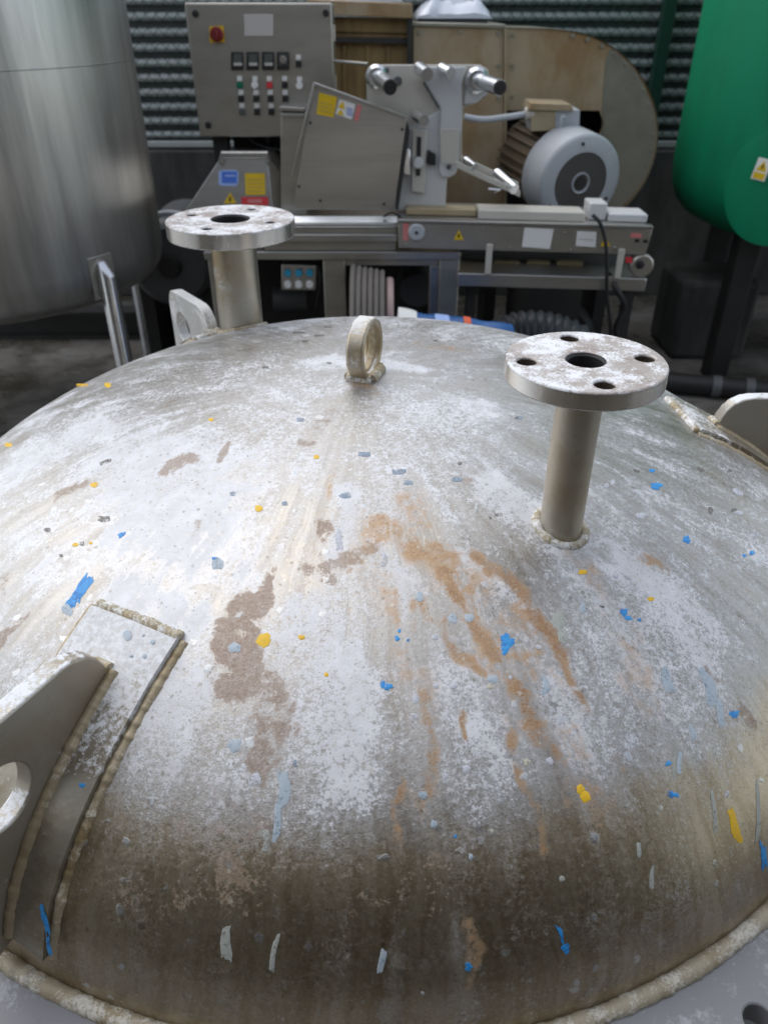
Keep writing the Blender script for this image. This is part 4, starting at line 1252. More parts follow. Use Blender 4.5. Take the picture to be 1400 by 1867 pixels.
s_ = on_guard([(577, 208), (608, 214), (615, 177), (582, 169)], 0.0015, 'yellow_sticker', M['yellow'], guard)
for k in range(3):
    on_guard([(582, 187 + 7 * k), (608, 193 + 7 * k), (608, 192 + 7 * k), (582, 186 + 7 * k)], 0.0028, 'sticker_print', M['box_tan'], s_)
s_ = on_guard([(612, 208), (641, 218), (648, 190), (619, 181)], 0.0015, 'white_sticker', M['white'], guard)
on_guard([(616, 196), (629, 199), (625, 184)], 0.0028, 'warning_triangle', M['yellow'], s_)
on_guard([(614, 208), (627, 211), (622, 199)], 0.0028, 'warning_triangle', M['yellow'], s_)
for k in range(4):
    on_guard([(632, 197 + 4 * k), (643, 200 + 4 * k), (643, 198.5 + 4 * k), (632, 195.5 + 4 * k)], 0.0028, 'sticker_print', M['blue'], s_)
on_guard([(645, 219), (653, 221), (660, 193), (651, 190)], 0.0015, 'red_sticker', M['pinkred'], guard)
for cx, cy in ((584, 366), (700, 372), (566, 224), (733, 236), (545, 340)):
    knob(cx, cy, 2.4, M['dark'], 'bolt_head', guard, y=GY - 0.001, proud=0.004, n=8)
MB().tube(smooth_path([at(560, 250, CY + 0.05), at(540, 268, CY + 0.03), at(505, 272, CY + 0.05), at(470, 262, CY + 0.08), at(455, 250, CY + 0.09)]), 0.009, 8).build('machine_cable', M['black'], pm)
MB().tube(smooth_path([at(700, 395, TY + 0.02), at(712, 388, TY - 0.005), at(725, 392, TY - 0.01), at(734, 400, TY + 0.02)]), 0.004, 6).build('machine_cable', M['black'], pm)
# switch box under the table
sb = MB().px([(513, 529), (576, 530), (577, 484), (513, 482)], TY + 0.045, 0.07).build('switch_box', M['steel'], pm, bevel=0.004)
for i, cx in enumerate((525, 545, 565)):
    knob(cx, 497, 6.5, M['btn_blue'], 'blue_button', sb, y=TY + 0.0445, proud=0.014)
    knob(cx, 518, 6.8, M['white'], 'white_button', sb, y=TY + 0.0445, proud=0.012)
MB().tube([at(580, 487, TY + 0.05), at(584, 505, TY + 0.05), at(582, 530, TY + 0.06), at(577, 560, TY + 0.12)], 0.006, 8).build('switch_cable', M['dark'], pm)

# rolled ribbed hose and pink disc under the table
hc = at(640, 572, 2.94)
hose = thing('ribbed_hose', 'roll of brown grey ribbed hose standing under the table opening', 'hose', (hc.x + 0.05, 2.9, 0))
hx0, hx1 = at(640, 560, 2.9).x, at(702, 560, 2.9).x
hz = at(660, 500, 2.8).z - 0.205
nr = 6
for k in range(nr):
    x = hx0 + (hx1 - hx0) * (k + 0.5) / nr
    w = (hx1 - hx0) / nr * 0.43
    MB().lathe([(0.17, -w), (0.2, -w), (0.207, 0), (0.2, w), (0.17, w)], (x, 2.9, hz + k * -0.004), 64, (1, 0, 0), True).build('hose_turn', M['hose'], hose, smooth=60)
MB().lathe([(0.165, hx0), (0.165, hx1)], (0, 2.9, hz - 0.01), 48, (1, 0, 0)).build('hose_core', M['dark'], hose)
MB().box((hx0, 2.8, 0), (hx1, 3.0, hz - 0.198)).build('hose_cradle', M['dark'], hose)
px0, px1 = at(704, 560, 2.9).x, at(717, 560, 2.9).x
tag(MB().lathe([(0.0, px0), (0.15, px0), (0.157, px0 + 0.006), (0.157, px1 - 0.006), (0.15, px1), (0.0, px1)], (0, 2.9, at(710, 524, 2.8).z - 0.155), 64, (1, 0, 0)).build('pink_disc', M['pink']),
    'pale pink disc leaning at the end of the ribbed hose roll', 'disc')

# ------------------------------------------------------------------ label dispenser: cream plates and chrome rollers
LY = 3.14
ld = thing('label_dispenser', 'cream plate label dispenser with chrome rollers standing on the machine bed', 'machine', (at(780, 380, LY).x, LY, zb))
MB().px([(668, 190), (669, 128), (680, 118), (875, 118), (890, 127), (895, 165), (870, 188), (845, 196), (842, 230), (842, 300), (730, 300), (738, 215)], LY, 0.014).build('back_plate', M['cream'], ld, bevel=0.003)
MB().px([(720, 384), (812, 378), (816, 300), (803, 200), (745, 235), (728, 300)], LY - 0.012, 0.0115).build('lower_plate', M['white_plate'], ld, bevel=0.003)
MB().px([(800, 314), (806, 322), (818, 324), (830, 318), (835, 306), (838, 242), (842, 238), (842, 150), (850, 122), (775, 122), (768, 140), (803, 200)], LY - 0.026, 0.0135).build('front_arm', M['white_plate'], ld, bevel=0.003)
MB().px([(804, 300), (834, 300), (836, 235), (802, 235)], LY - 0.030, 0.0035).build('arm_cover', M['cream'], ld, bevel=0.002)
MB().px([(750, 350), (774, 352), (778, 238), (752, 236)], LY - 0.034, 0.0215).build('slide_rail', M['cream'], ld, bevel=0.003)
MB().px([(758, 320), (766, 321), (768, 250), (760, 249)], LY - 0.038, 0.0035).build('slide_slot', M['dark'], ld)
MB().px([(735, 318), (748, 320), (748, 272), (737, 270)], LY - 0.05, 0.03).build('clamp_block', M['chrome'], ld, bevel=0.004)
MB().px([(728, 285), (738, 286), (738, 264), (730, 264)], LY - 0.05, 0.03).build('clamp_knob', M['ink'], ld, bevel=0.003)
MB().px([(778, 300), (794, 303), (795, 282), (780, 274)], LY - 0.04, 0.025).build('clamp_knob', M['ink'], ld, bevel=0.004)
knob(762, 296, 9, M['white_plate'], 'round_knob', ld, y=LY - 0.038, proud=0.02)
for cx, cy in ((818, 304), (725, 148), (705, 128), (880, 175)):
    knob(cx, cy, 4 if cx != 725 else 7, M['darkgrey'], 'bolt_head', ld, y=LY - (0.030 if cx == 818 else 0), proud=0.004)


def roller(a, b, r, ya, yb, capped, parent=ld, mat=None):
    p, q = at(a[0], a[1], ya), at(b[0], b[1], yb)
    R_ = r * (p - CAM).length / FPX
    ro = MB().cyl(p, q, R_, R_ * 0.96).build('roller', mat or M['chrome'], parent)
    d = (q - p).normalized()
    if capped:
        MB().cyl(q - d * 0.001, q + d * 0.006, R_ * 0.86).build('roller_cap', M['ink'], ro)
    return ro


def collar(c, r, y):
    p = at(c[0], c[1], y)
    R_ = r * (p - CAM).length / FPX
    MB().lathe([(R_, 0), (R_, 0.018), (R_ * 0.75, 0.03), (0, 0.03)], p, 40, (0, -1, 0)).build('roller_collar', M['chrome'], ld)


roller((688, 140), (711, 159), 12, LY, LY - 0.17, True)
collar((686, 139), 17, LY - 0.001)
roller((868, 146), (911, 160), 11.5, LY, LY - 0.19, True)
collar((868, 146), 19, LY - 0.001)
roller((764, 125), (779, 136), 10, LY - 0.026, LY - 0.12, False)
roller((806, 126), (822, 134), 9, LY - 0.026, LY - 0.10, False)
roller((758, 210), (773, 221), 9, LY - 0.012, LY - 0.10, False)
MB().px([(845, 190), (868, 188), (893, 168), (893, 150), (850, 160)], LY - 0.012, 0.0115).build('roller_bracket', M['white_plate'], ld, bevel=0.002)
MB().tube([at(772, 150, LY - 0.03), at(800, 196, LY - 0.03)], 0.005, 8).build('tension_spring', M['darkgrey'], ld)
# arm reaching down to the right
for (a, b, yy) in (((832, 300), (948, 354), LY - 0.06), ((836, 288), (945, 338), LY + 0.02)):
    p, q = at(*a, yy), at(*b, yy)
    dv = Vector((0, 0, 0.011))
    MB().hexa([p - dv, q - dv, q + dv, p + dv], [x_ + Vector((0, 0.012, 0)) for x_ in (p - dv, q - dv, q + dv, p + dv)]).build('arm_bar', M['cream'], ld, bevel=0.002)
roller((850, 292), (866, 305), 6, LY + 0.02, LY - 0.06, False)
roller((905, 316), (938, 345), 8.5, LY + 0.03, LY - 0.07, False)
MB().tube([at(900, 352, LY - 0.06), at(912, 346, LY - 0.06), at(890, 344, LY - 0.06)], 0.004, 6).build('wire_clip', M['chrome'], ld)

# ------------------------------------------------------------------ conveyor
KY = 2.97
cv = thing('belt_conveyor', 'stainless belt conveyor with white papers and warning triangles along its side', 'conveyor', (at(960, 450, KY).x, KY + 0.2, 0))


def strip(pts, y, depth, name, mat, parent=cv, bevel=0.002):
    return MB().px(pts, y, depth).build(name, mat, parent, bevel=bevel)


side = strip([(726, 452), (1176, 465), (1189, 419), (726, 406)], KY, 0.012, 'side_panel', M['steel_dull'])
strip([(724, 405.5), (1190, 418.5), (1190, 412), (724, 400)], KY - 0.006, 0.03, 'top_edge', M['steel'])
a_, b_ = at(728, 403, KY), at(1187, 416, KY)
MB().hexa([a_ + Vector((0, 0.026, -0.02)), b_ + Vector((0, 0.026, -0.02)), b_ + Vector((0, 0.026, 0)), a_ + Vector((0, 0.026, 0))],
          [a_ + Vector((0, 0.34, -0.02)), b_ + Vector((0, 0.34, -0.02)), b_ + Vector((0, 0.34, 0)), a_ + Vector((0, 0.34, 0))]).build('conveyor_belt', M['steel'], cv, bevel=0.003)
p, q = at(726, 430, KY), at(1182, 442, KY)
strip([(726, 448), (1172, 461), (1184, 415), (726, 403)], KY + 0.36, 0.012, 'side_panel', M['steel_dull'])
s_ = on_guard([(734, 438), (744, 438), (745, 407), (735, 407)], 0.0015, 'red_sticker', M['pinkred'], side, KY)
c = at(759, 423, KY)
MB().lathe([(0.031, 0), (0.031, 0.006), (0.026, 0.01), (0.0, 0.01)], c, 32, (0, -1, 0)).build('bearing_cover', M['motor_grey'], cv)
MB().lathe([(0.006, 0.0101), (0.006, 0.014), (0.0, 0.014)], c, 16, (0, -1, 0)).build('bearing_bolt', M['ink'], cv)
for cx, cy in ((836, 429), (1103, 441)):
    s_ = on_guard([(cx - 9, cy + 8), (cx + 9, cy + 8.5), (cx + 0.5, cy - 10)], 0.0015, 'warning_triangle', M['yellow'], side, KY)
    on_guard([(cx - 1.6, cy + 4), (cx + 1.6, cy + 4), (cx + 1.2, cy - 3), (cx - 1, cy - 3)], 0.0028, 'warning_mark', M['ink'], s_, KY)
on_guard([(951, 450), (1002, 454), (1009, 418), (956, 415)], 0.0018, 'paper_label', M['white'], side, KY)
s_ = on_guard([(1049, 448), (1085, 451), (1087, 423), (1052, 421)], 0.0018, 'paper_label', M['white'], side, KY)
on_guard([(1054, 436), (1082, 438), (1082, 436.5), (1054, 434.5)], 0.003, 'label_print', M['palelabel'], s_, KY)
on_guard([(1149, 433), (1168, 434), (1169, 426), (1150, 425)], 0.0015, 'red_sticker', M['pinkred'], side, KY)
for cx, cy in ((1161, 439), (1176, 440)):
    on_guard(rect(cx, cy, 8, 6), 0.002, 'cable_socket', M['ink'], side, KY)
for xa, ya, xb, yb, w in ((893, 446, 889, 500, 11), (1134, 455, 1125, 508, 11)):
    p, q = at(xa, ya, KY - 0.012), at(xb, yb, KY - 0.012)
    wd = w * 0.5 * 0.0021
    MB().hexa([q + Vector((-wd, 0, 0)), q + Vector((wd, 0, 0)), p + Vector((wd, 0, 0)), p + Vector((-wd, 0, 0))],
              [x_ + Vector((0, 0.011, 0)) for x_ in (q + Vector((-wd, 0, 0)), q + Vector((wd, 0, 0)), p + Vector((wd, 0, 0)), p + Vector((-wd, 0, 0)))]).build('support_strut', M['cream'], cv, bevel=0.002)
ra, rb = at(834, 498, KY), at(1179, 508, KY)
MB().hexa([ra + Vector((0, 0, -0.05)), rb + Vector((0, 0, -0.05)), rb, ra], [x_ + Vector((0, 0.30, 0)) for x_ in (ra + Vector((0, 0, -0.05)), rb + Vector((0, 0, -0.05)), rb, ra)]).build('lower_rail', M['steel'], cv, bevel=0.003)
MB().hexa([at(842, 492, KY + 0.2), at(1150, 498, KY + 0.2), at(1150, 468, KY + 0.2), at(842, 458, KY + 0.2)],
          [x_ + Vector((0, 0.02, 0)) for x_ in (at(842, 492, KY + 0.2), at(1150, 498, KY + 0.2), at(1150, 468, KY + 0.2), at(842, 458, KY + 0.2))]).build('return_tray', M['darkgrey'], cv)
for xa, xb in ((900, 945), (960, 1000), (1015, 1060)):
    MB().px([(xa, 487), (xb, 489), (xb + 3, 478), (xa + 2, 476)], KY + 0.15, 0.03).build('tray_cleat', M['box_tan'], cv)
knob(1166, 482, 20, M['steel_dull'], 'end_pulley', cv, y=KY + 0.03, proud=0.03, n=40)
knob(1166, 482, 7, M['ink'], 'pulley_hub', cv, y=KY, proud=0.008)
on_guard([(1140, 479), (1152, 480), (1152, 469), (1140, 468)], 0.0, 'red_tag', M['red'], cv, KY - 0.002)
for xx in (860, 1150):
    p = at(xx, 520, KY + 0.1)
    MB().box((p.x - 0.02, KY + 0.1, 0), (p.x + 0.02, KY + 0.14, ra.z - 0.06)).build('conveyor_leg', M['dark'], cv)
for cx, cy in ((775, 445), (880, 416), (930, 452), (1030, 424), (1120, 452), (1040, 456), (740, 446)):
    knob(cx, cy, 2.6, M['steel'], 'bolt_head', cv, y=KY - 0.001, proud=0.005, n=8)
# loose parts on the belt
t1 = at(870, 393, KY + 0.1)
t2 = at(1072, 398, KY + 0.1)
bz = at(1000, 409, KY + 0.1).z


def onbelt(x):
    t = (x - a_.x) / (b_.x - a_.x)
    return a_.z + (b_.z - a_.z) * t


def bar_on_belt(pxa, pxb, y, dep, h, name, mat, label, cat, group=None):
    xa, xb = at(pxa, 398, y).x, at(pxb, 398, y).x
    f_ = [Vector((xa, y, onbelt(xa) + 0.001)), Vector((xb, y, onbelt(xb) + 0.001)), Vector((xb, y, onbelt(xb) + h)), Vector((xa, y, onbelt(xa) + h))]
    o_ = MB().hexa(f_, [p_ + Vector((0, dep, 0)) for p_ in f_]).build(name, mat, bevel=0.004)
    return tag(o_, label, cat, group)


bar_on_belt(872, 1066, KY + 0.06, 0.11, 0.035, 'guide_bar', M['cream'], 'long cream bar lying on the conveyor belt below the motor', 'bar')
bar_on_belt(1110, 1180, KY + 0.08, 0.12, 0.03, 'belt_tray', M['white_plate'], 'short pale tray at the right end of the conveyor', 'tray')
bar_on_belt(740, 868, KY + 0.10, 0.07, 0.026, 'wood_strip', M['box_tan'], 'tan wooden strip on the belt under the label dispenser', 'strip')
bar_on_belt(1072, 1104, KY + 0.10, 0.10, 0.062, 'white_tub', M['white_plate'], 'small white tub on the conveyor beside the motor', 'tub')

# black cables hanging over the conveyor
cb = [at(1080, 392, KY - 0.02), at(1094, 408, KY - 0.04), at(1103, 440, KY - 0.045), at(1106, 480, KY - 0.045), at(1106, 540, KY - 0.03), at(1112, 590, KY + 0.0), at(1108, 640, KY + 0.05)]


cb.append(Vector((cb[-1].x, cb[-1].y, 0.006)))
tag(MB().tube(smooth_path(cb), 0.0075, 8).build('black_cable', M['black']), 'black cable hanging straight down over the conveyor side', 'cable', 'cables at the conveyor end')
cb2 = [at(1108, 500, KY + 0.05), at(1125, 530, KY - 0.02), at(1138, 560, KY), at(1122, 600, KY + 0.02), at(1130, 650, KY + 0.1)]
cb2.append(Vector((cb2[-1].x, cb2[-1].y, 0.01)))
tag(MB().tube(smooth_path(cb2), 0.012, 8).build('black_cable', M['black']), 'thick looping black cable under the right end of the conveyor', 'cable', 'cables at the conveyor end')

# ------------------------------------------------------------------ centrifugal fan and its motor
NY = 3.95
fan = thing('centrifugal_fan', 'large stained beige centrifugal fan housing with a curved scroll behind the motor', 'fan', (at(980, 300, NY).x, NY + 0.3, 0))
arc_c, R_ = (1012, 240), 186
arc = [(arc_c[0] + R_ * math.cos(t), arc_c[1] - R_ * math.sin(t)) for t in np.linspace(math.radians(82), math.radians(-50), 26)]
outer = [(920, 50)] + [(1000, 52)] + arc + [(1080, 420), (920, 420)]
o0 = Vector((0, NY, 0))
P2 = [(at(x, y, NY).x, at(x, y, NY).z) for x, y in outer]
H2 = [(at(x, y, NY).x, at(x, y, NY).z) for x, y in ((912 + 12, 202), (1092, 202), (1100, 225), (1085, 262), (1075, 400), (924, 400))]
MB().plate(P2, [H2], o0 + Vector((0, 0.012, 0)), (1, 0, 0), (0, 0, 1), 0.012).build('scroll_front', M['fan_steel'], fan, bevel=0.002)
seamx = [(1112, 88), (1103, 110), (1097, 200), (1101, 226), (1086, 264), (1080, 405)]
arc2 = [p_ for p_ in arc if p_[0] > 1114]
P3 = [(at(x, y, NY).x, at(x, y, NY).z) for x, y in ([(a_x, a_y) for a_x, a_y in seamx[::-1]] + [(1120, 92)] + [(arc_c[0] + (x - arc_c[0]) * 0.975, arc_c[1] + (y - arc_c[1]) * 0.975) for x, y in arc2])]
MB().plate(P3, [], Vector((0, NY - 0.0005, 0)), (1, 0, 0), (0, 0, 1), 0.004).build('scroll_side_panel', M['fan_rim'], fan)  # panel beyond the seam; its grey-green paints a different reflection
rim = [at(x, y, NY) for x, y in outer]
vs = [p_ + Vector((0, -0.012, 0)) for p_ in rim[:-1]] + [p_ + Vector((0, 0.45, 0)) for p_ in rim[:-1]]
n_ = len(rim) - 1
link('scroll_rim', vs, [[i, i + 1, n_ + i + 1, n_ + i] for i in range(n_ - 1)], M['fan_rim'], fan, smooth=40)
MB().box((at(905, 300, NY).x, NY + 0.25, 0.5), (at(1110, 300, NY).x, NY + 0.3, at(1000, 195, NY).z)).build('inner_wall', M['dark'], fan)
MB().px([(752, 420), (918, 420), (918, 47), (753, 44)], NY - 0.03, 0.5).build('outlet_box', M['fan_steel'], fan, bevel=0.004)
MB().px([(750, 48), (921, 52), (921, 44), (750, 40)], NY - 0.045, 0.5).build('outlet_rim', M['fan_rim'], fan, bevel=0.003)
MB().px([(919, 420), (923, 420), (923, 52), (919, 52)], NY - 0.05, 0.05).build('joint_flange', M['box_tan'], fan)
for t in np.linspace(math.radians(80), math.radians(-20), 12):
    p_ = at(arc_c[0] + R_ * 0.955 * math.cos(t), arc_c[1] - R_ * 0.955 * math.sin(t), NY)
    MB().lathe([(0.009, 0.0), (0.009, 0.012), (0.0, 0.012)], p_, 8, (0, -1, 0)).build('bolt_head', M['fan_rim'], fan)
for x_, y_ in ((764, 60), (764, 120), (764, 180), (840, 58), (908, 60), (908, 120), (908, 180), (934, 64), (934, 120), (934, 176)):
    p_ = at(x_, y_, NY if x_ > 920 else NY - 0.03)
    MB().lathe([(0.008, 0.0), (0.008, 0.010), (0.0, 0.010)], p_, 8, (0, -1, 0)).build('bolt_head', M['fan_rim'], fan)
zf = at(900, 419, NY).z
for xx in (at(770, 420, NY).x, at(905, 420, NY).x, at(1120, 420, NY).x):
    MB().box((xx - 0.03, NY + 0.05, 0), (xx + 0.03, NY + 0.35, zf)).build('fan_support', M['dark'], fan)

# motor
MY = 3.52
mo = thing('electric_motor', 'pale grey electric motor with round mesh cowl mounted in front of the fan', 'motor', (at(1040, 390, MY).x, MY + 0.2, 0))
front = at(1058, 334, MY)
axis = Vector((-0.34, 1.0, 0.10)).normalized()      # pointing from the cowl back to the fan
Rm = 82 * 0.00236
sc = Rm / 0.18


def mprof(name, prof, mat, n=72, **k):
    return MB().lathe(prof, front, n, axis, **k).build(name, mat, mo, smooth=50)


mprof('fan_cowl', [(Rm * 0.64, 0.0), (Rm * 0.92, 0.0), (Rm * 0.985, 0.008), (Rm, 0.022), (Rm, 0.17), (Rm * 0.97, 0.18), (Rm * 0.6, 0.18)], M['motor_grey'])
gm = NT('cowl_mesh')
v_ = gm.scaled((150, 150, 150))
ck = gm.n('ShaderNodeTexChecker')
ck.inputs['Scale'].default_value = 1.0
gm.l(v_, ck.inputs['Vector'])
gm.put('Base Color', (0.15, 0.14, 0.13))
gm.put('Roughness', 0.6)
gm.put('Metallic', 0.3)
grill = mprof('grille_back', [(Rm * 0.65, 0.02), (0.0, 0.02)], M['ink'])
rr = Rm * 0.65
uu = axis.orthogonal().normalized()
ww = axis.cross(uu)
uu = Vector((1, 0, 0)) - axis * axis.x
uu.normalize()
ww = axis.cross(uu).normalized()
gb = MB()
k = -rr
while k < rr:
    hlf = math.sqrt(max(rr * rr - k * k, 0))
    for A, B_ in ((uu, ww), (ww, uu)):
        gb.tube([front + axis * 0.004 + A * k - B_ * hlf, front + axis * 0.004 + A * k + B_ * hlf], 0.0030, 4, caps=False)
    k += 0.0105
gr_ = gb.build('grille_wires', gm.m, mo, smooth=0, fix=False)
gr_['kind'] = 'stuff'
mprof('grille_ring', [(0.036, -0.002), (0.042, -0.004), (0.044, 0.002), (0.034, 0.004)], M['motor_grey'], closed=True)
mprof('grille_hub', [(0.0, -0.002), (0.024, -0.002), (0.026, 0.004)], M['dark'])
mprof('motor_body', [(Rm * 0.80, 0.18), (Rm * 0.80, 0.5), (0.0, 0.5)], M['motor_brown'])
for k in range(28):
    t = 2 * math.pi * k / 28
    e = uu * math.cos(t) + ww * math.sin(t)
    s1_ = axis.cross(e) * 0.003
    p = front + e * Rm * 0.79
    q = front + e * Rm * 0.91
    c4 = [p - s1_ + axis * 0.185, p + s1_ + axis * 0.185, q + s1_ + axis * 0.185, q - s1_ + axis * 0.185]
    MB().hexa(c4, [x_ + axis * 0.28 for x_ in c4]).build('cooling_fin', M['motor_brown'], mo, smooth=0)
for t in (0.5, 2.6, 4.6):
    e = uu * math.cos(t) + ww * math.sin(t)
    MB().lathe([(0.007, 0.006), (0.007, -0.005), (0.0, -0.005)], front + e * Rm * 0.82, 10, axis).build('cowl_screw', M['ink'], mo)
MB().px([(985, 262), (1004, 254), (1001, 246), (983, 254)], MY + 0.10, 0.004).build('rating_plate', M['chrome'], mo)
zfoot = front.z - Rm
MB().box((front.x - 0.20, MY + 0.10, 0.0), (front.x + 0.10, MY + 0.45, zfoot + 0.02)).build('motor_plinth', M['dark'], mo)
tb = MB().px([(968, 240), (1056, 236), (1057, 200), (966, 200)], MY + 0.14, 0.14).build('terminal_box', M['motor_grey'], mo, bevel=0.004)
MB().px([(967, 239), (1012, 238), (1012, 202), (967, 202)], MY + 0.136, 0.0035).build('rusty_cover', M['box_tan'], tb, bevel=0.001)
MB().px([(962, 201), (1046, 202), (1040, 190), (968, 187)], MY + 0.12, 0.18).build('terminal_lid', M['fan_steel'], tb, bevel=0.003)
MB().tube(smooth_path([at(1030, 245, MY + 0.12), at(1022, 236, MY + 0.115), at(1024, 214, MY + 0.115), at(1030, 214, MY + 0.12)]), 0.007, 8).build('lifting_hook', M['motor_grey'], mo)
MB().cyl(at(956, 208, MY + 0.16), at(972, 206, MY + 0.16), 0.026).build('cable_gland', M['cream'], mo)
MB().tube(smooth_path([at(846, 213, MY + 0.14), at(880, 218, MY + 0.14), at(920, 214, MY + 0.15), at(958, 208, MY + 0.16)]), 0.013, 10).build('cable_conduit', M['motor_grey'], mo)

# ------------------------------------------------------------------ brown steel casing behind the cabinet, plastic film on top
BY = 3.85
bc = thing('brown_casing', 'brown stained sheet casing behind the control cabinet', 'casing', (at(680, 200, BY).x, BY + 0.2, 0))
MB().px([(560, 420), (748, 420), (749, 60), (560, 52)], BY + 0.06, 0.3).build('recessed_panel', M['crate'], bc)
MB().px([(560, 26), (752, 34), (752, 6), (560, -2)], BY - 0.02, 0.42).build('top_rim', M['fan_steel'], bc, bevel=0.004)
MB().px([(560, 57), (748, 61), (748, 34), (560, 29)], BY + 0.045, 0.0145).build('upper_panel', M['crate'], bc, bevel=0.002)
MB().px([(560, 76), (748, 80), (748, 70), (560, 67)], BY + 0.02, 0.035).build('cross_bar', M['dark'], bc)
MB().px([(742, 420), (751, 420), (752, 34), (743, 34)], BY - 0.01, 0.06).build('corner_post', M['dark'], bc)
for xx in (625, 668, 705):
    MB().px([(xx, 420), (xx + 5, 420), (xx + 5, 82), (xx, 82)], BY + 0.045, 0.0145).build('panel_rib', M['crate'], bc, bevel=0.002)
MB().px([(560, 420), (752, 420), (752, 405), (560, 405)], BY + 0.0, 0.055).build('bottom_rail', M['dark'], bc)
MB().box((at(600, 420, BY).x, BY + 0.1, 0), (at(740, 420, BY).x, BY + 0.3, at(680, 420, BY).z - 0.001)).build('casing_base', M['dark'], bc)
tag(MB().tube([at(606, 111, 3.3), at(670, 117, 3.2)], 0.005, 8).build('tie_rod', M['steel']), 'thin pale rod running from the cabinet to the cream plate', 'rod')


def film(name, cx0, cx1, ybase, top, y, dep, label):
    a, b = at(cx0, ybase, y), at(cx1, ybase, y)
    h = at((cx0 + cx1) / 2, top, y).z - a.z
    nx, ny = 26, 12
    vs, fs = [], []
    for j in range(ny + 1):
        for i in range(nx + 1):
            s, t = i / nx, j / ny
            edge = min(1, 6 * min(s, 1 - s)) * min(1, 5 * min(t + 0.02, 1 - t + 0.02))
            x = a.x + (b.x - a.x) * s
            z = a.z + 0.002 + h * edge ** 0.6 * (0.72 + 0.35 * mnoise.noise((x * 9, t * 4, cx0)) + 0.16 * mnoise.noise((x * 30, t * 9, 2)))
            vs.append((x, y + dep * t, z))
            if i < nx and j < ny:
                k_ = j * (nx + 1) + i
                fs.append([k_, k_ + 1, k_ + nx + 2, k_ + nx + 1])
    nb = len(vs)
    loop = [i for i in range(nx + 1)] + [j * (nx + 1) + nx for j in range(1, ny + 1)] + [ny * (nx + 1) + i for i in range(nx - 1, -1, -1)] + [j * (nx + 1) for j in range(ny - 1, 0, -1)]
    base = [(vs[i][0], vs[i][1], a.z + 0.0005) for i in loop]
    vs += base
    m_ = len(loop)
    for i in range(m_):
        fs.append([loop[i], loop[(i + 1) % m_], nb + (i + 1) % m_, nb + i])
    fs.append([nb + i for i in range(m_)])
    tag(link(name, vs, fs, M['film'], None, 40), label, 'plastic film')


zz_ = at(820, 40, NY).z
MB().px([(768, 45), (888, 48), (888, 36), (768, 34)], NY + 0.02, 0.3).build('outlet_collar', M['darkgrey'], fan)
film('plastic_film', 757, 898, 34, -8, NY - 0.0, 0.34, 'crumpled clear plastic film over the fan outlet')
film('plastic_film', 600, 735, 4, -40, BY + 0.0, 0.3, 'bluish plastic film lying on top of the brown casing')

# ------------------------------------------------------------------ things low behind the vessel
tp = at(830, 592, 2.5)
vs, fs = [], []
nx, ny = 40, 14
xa, xb = at(700, 585, 2.5).x, at(960, 605, 2.5).x
for j in range(ny + 1):
    for i in range(nx + 1):
        s, t = i / nx, j / ny
        x = xa + (xb - xa) * s
        ztop_ = at(718 + 230 * s, 560 + 37 * s, 2.5).z
        prof_ = math.sin(math.pi * min(max(t, 0.0), 1.0)) ** 0.35 if 0 < t < 1 else 0
        e_ = min(1.0, 10 * s, 10 * (1 - s)) ** 0.5
        z = ztop_ * prof_ * e_ + 0.012 * mnoise.noise((x * 12, t * 6, 0)) * prof_
        vs.append((x, 2.32 + 0.36 * t, max(z, 0.0)))
        if i < nx and j < ny:
            k_ = j * (nx + 1) + i
            fs.append([k_, k_ + 1, k_ + nx + 2, k_ + nx + 1])
tarp = link('blue_tarpaulin', vs, fs, M['tarp'], None, 50)
tag(tarp, 'blue tarpaulin covered heap just behind the domed head', 'tarpaulin')


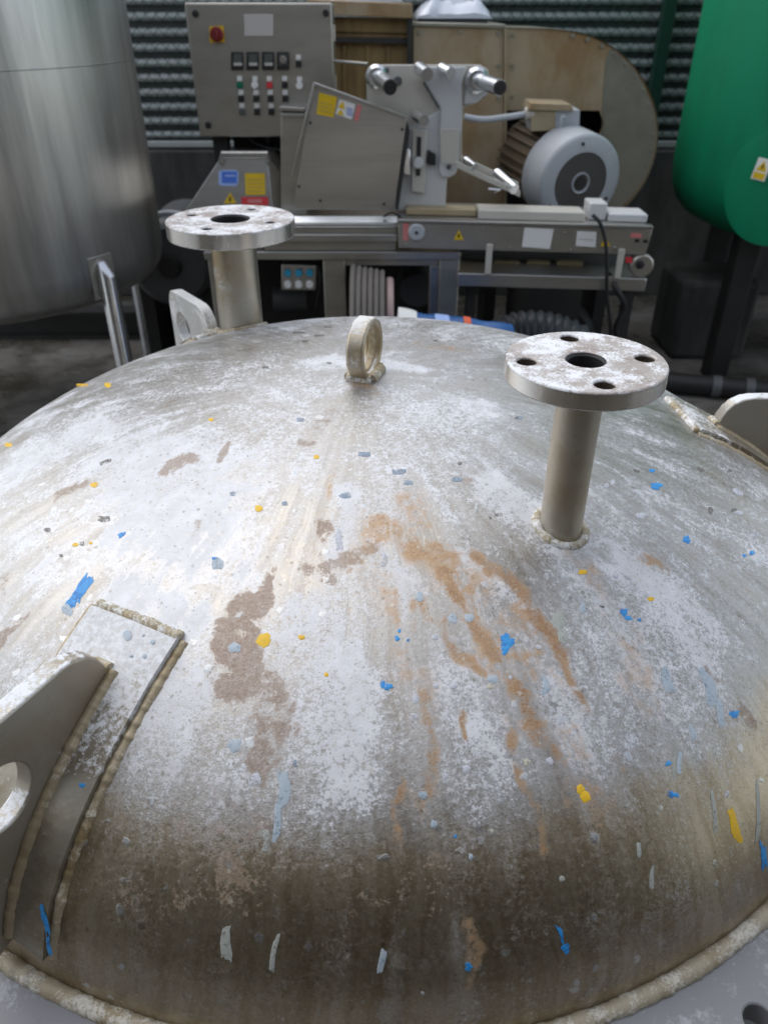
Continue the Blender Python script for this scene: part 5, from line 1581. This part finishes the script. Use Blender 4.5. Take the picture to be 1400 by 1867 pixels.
def on_tarp(x0_, x1_, mat, name):
    vs2, fs2 = [], []
    i0, i1 = int((x0_ - 718) / 230 * nx), int((x1_ - 718) / 230 * nx) + 1
    for j in range(2, ny - 1):
        for i in range(i0, i1 + 1):
            p_ = Vector(vs[j * (nx + 1) + i])
            vs2.append(p_ + Vector((0, -0.002, 0.003)))
    w_ = i1 - i0 + 1
    for j in range(ny - 4):
        for i in range(w_ - 1):
            k_ = j * w_ + i
            fs2.append([k_, k_ + 1, k_ + w_ + 1, k_ + w_])
    link(name, vs2, fs2, mat, tarp, 50)


on_tarp(736, 764, M['white'], 'white_patch')
on_tarp(849, 855, M['orange'], 'orange_patch')
on_tarp(800, 816, M['paleblue'], 'pale_blue_patch')

dp = [Vector((at(870, 600, 3.35).x, 3.30, 0.10)), Vector((at(900, 592, 3.35).x, 3.33, 0.30)), Vector((at(950, 588, 3.35).x, 3.36, 0.36)), Vector((at(1010, 590, 3.35).x, 3.36, 0.35)), Vector((at(1065, 600, 3.35).x, 3.34, 0.28)), Vector((at(1100, 610, 3.35).x, 3.3, 0.09))]
path = smooth_path(dp, 22)
rs = [0.085 * (1 + 0.09 * math.sin(i * math.pi / 2.5)) for i in range(len(path))]
tag(MB().tube(path, rs, 20).build('flexible_duct', M['duct'], smooth=70), 'dark grey corrugated flexible duct arched on the ground below the conveyor', 'duct')

pa, pb = onground(1180, 694, 0.05), onground(1480, 720, 0.05)
bp = thing('black_pipe', 'black pipe lying on the ground beyond the right hand nozzle', 'pipe', ((pa.x + pb.x) / 2, (pa.y + pb.y) / 2, 0))
d_ = (pb - pa).normalized()
MB().tube([pa - d_ * 0.3, pb + d_ * 0.6], 0.05, 24).build('pipe_body', M['black'], bp)
for t in (0.42, 0.62):
    c_ = pa.lerp(pb, t)
    MB().tube([c_ - d_ * 0.02, c_ + d_ * 0.02], 0.054, 24).build('pipe_clamp', M['darkgrey'], bp)
round_c = at(1020, 545, 3.75)  # stands for a dark circle visible under the conveyor
tag(MB().lathe([(0.09, -0.05), (0.16, -0.06), (0.19, -0.03), (0.19, 0.03), (0.16, 0.06), (0.09, 0.05)], (round_c.x, 3.75, 0.19), 48, (0, 1, 0), True).build('dark_round_body', M['black'], smooth=50),
    'dark round body standing on the ground under the conveyor', 'round body')
tag(MB().box((at(1240, 560, 3.9).x, 3.9, 0.0), (at(1380, 560, 3.9).x, 4.3, 0.42)).build('stone_block', wall_mat(), bevel=0.03), 'dark concrete block on the ground under the green tank', 'block')
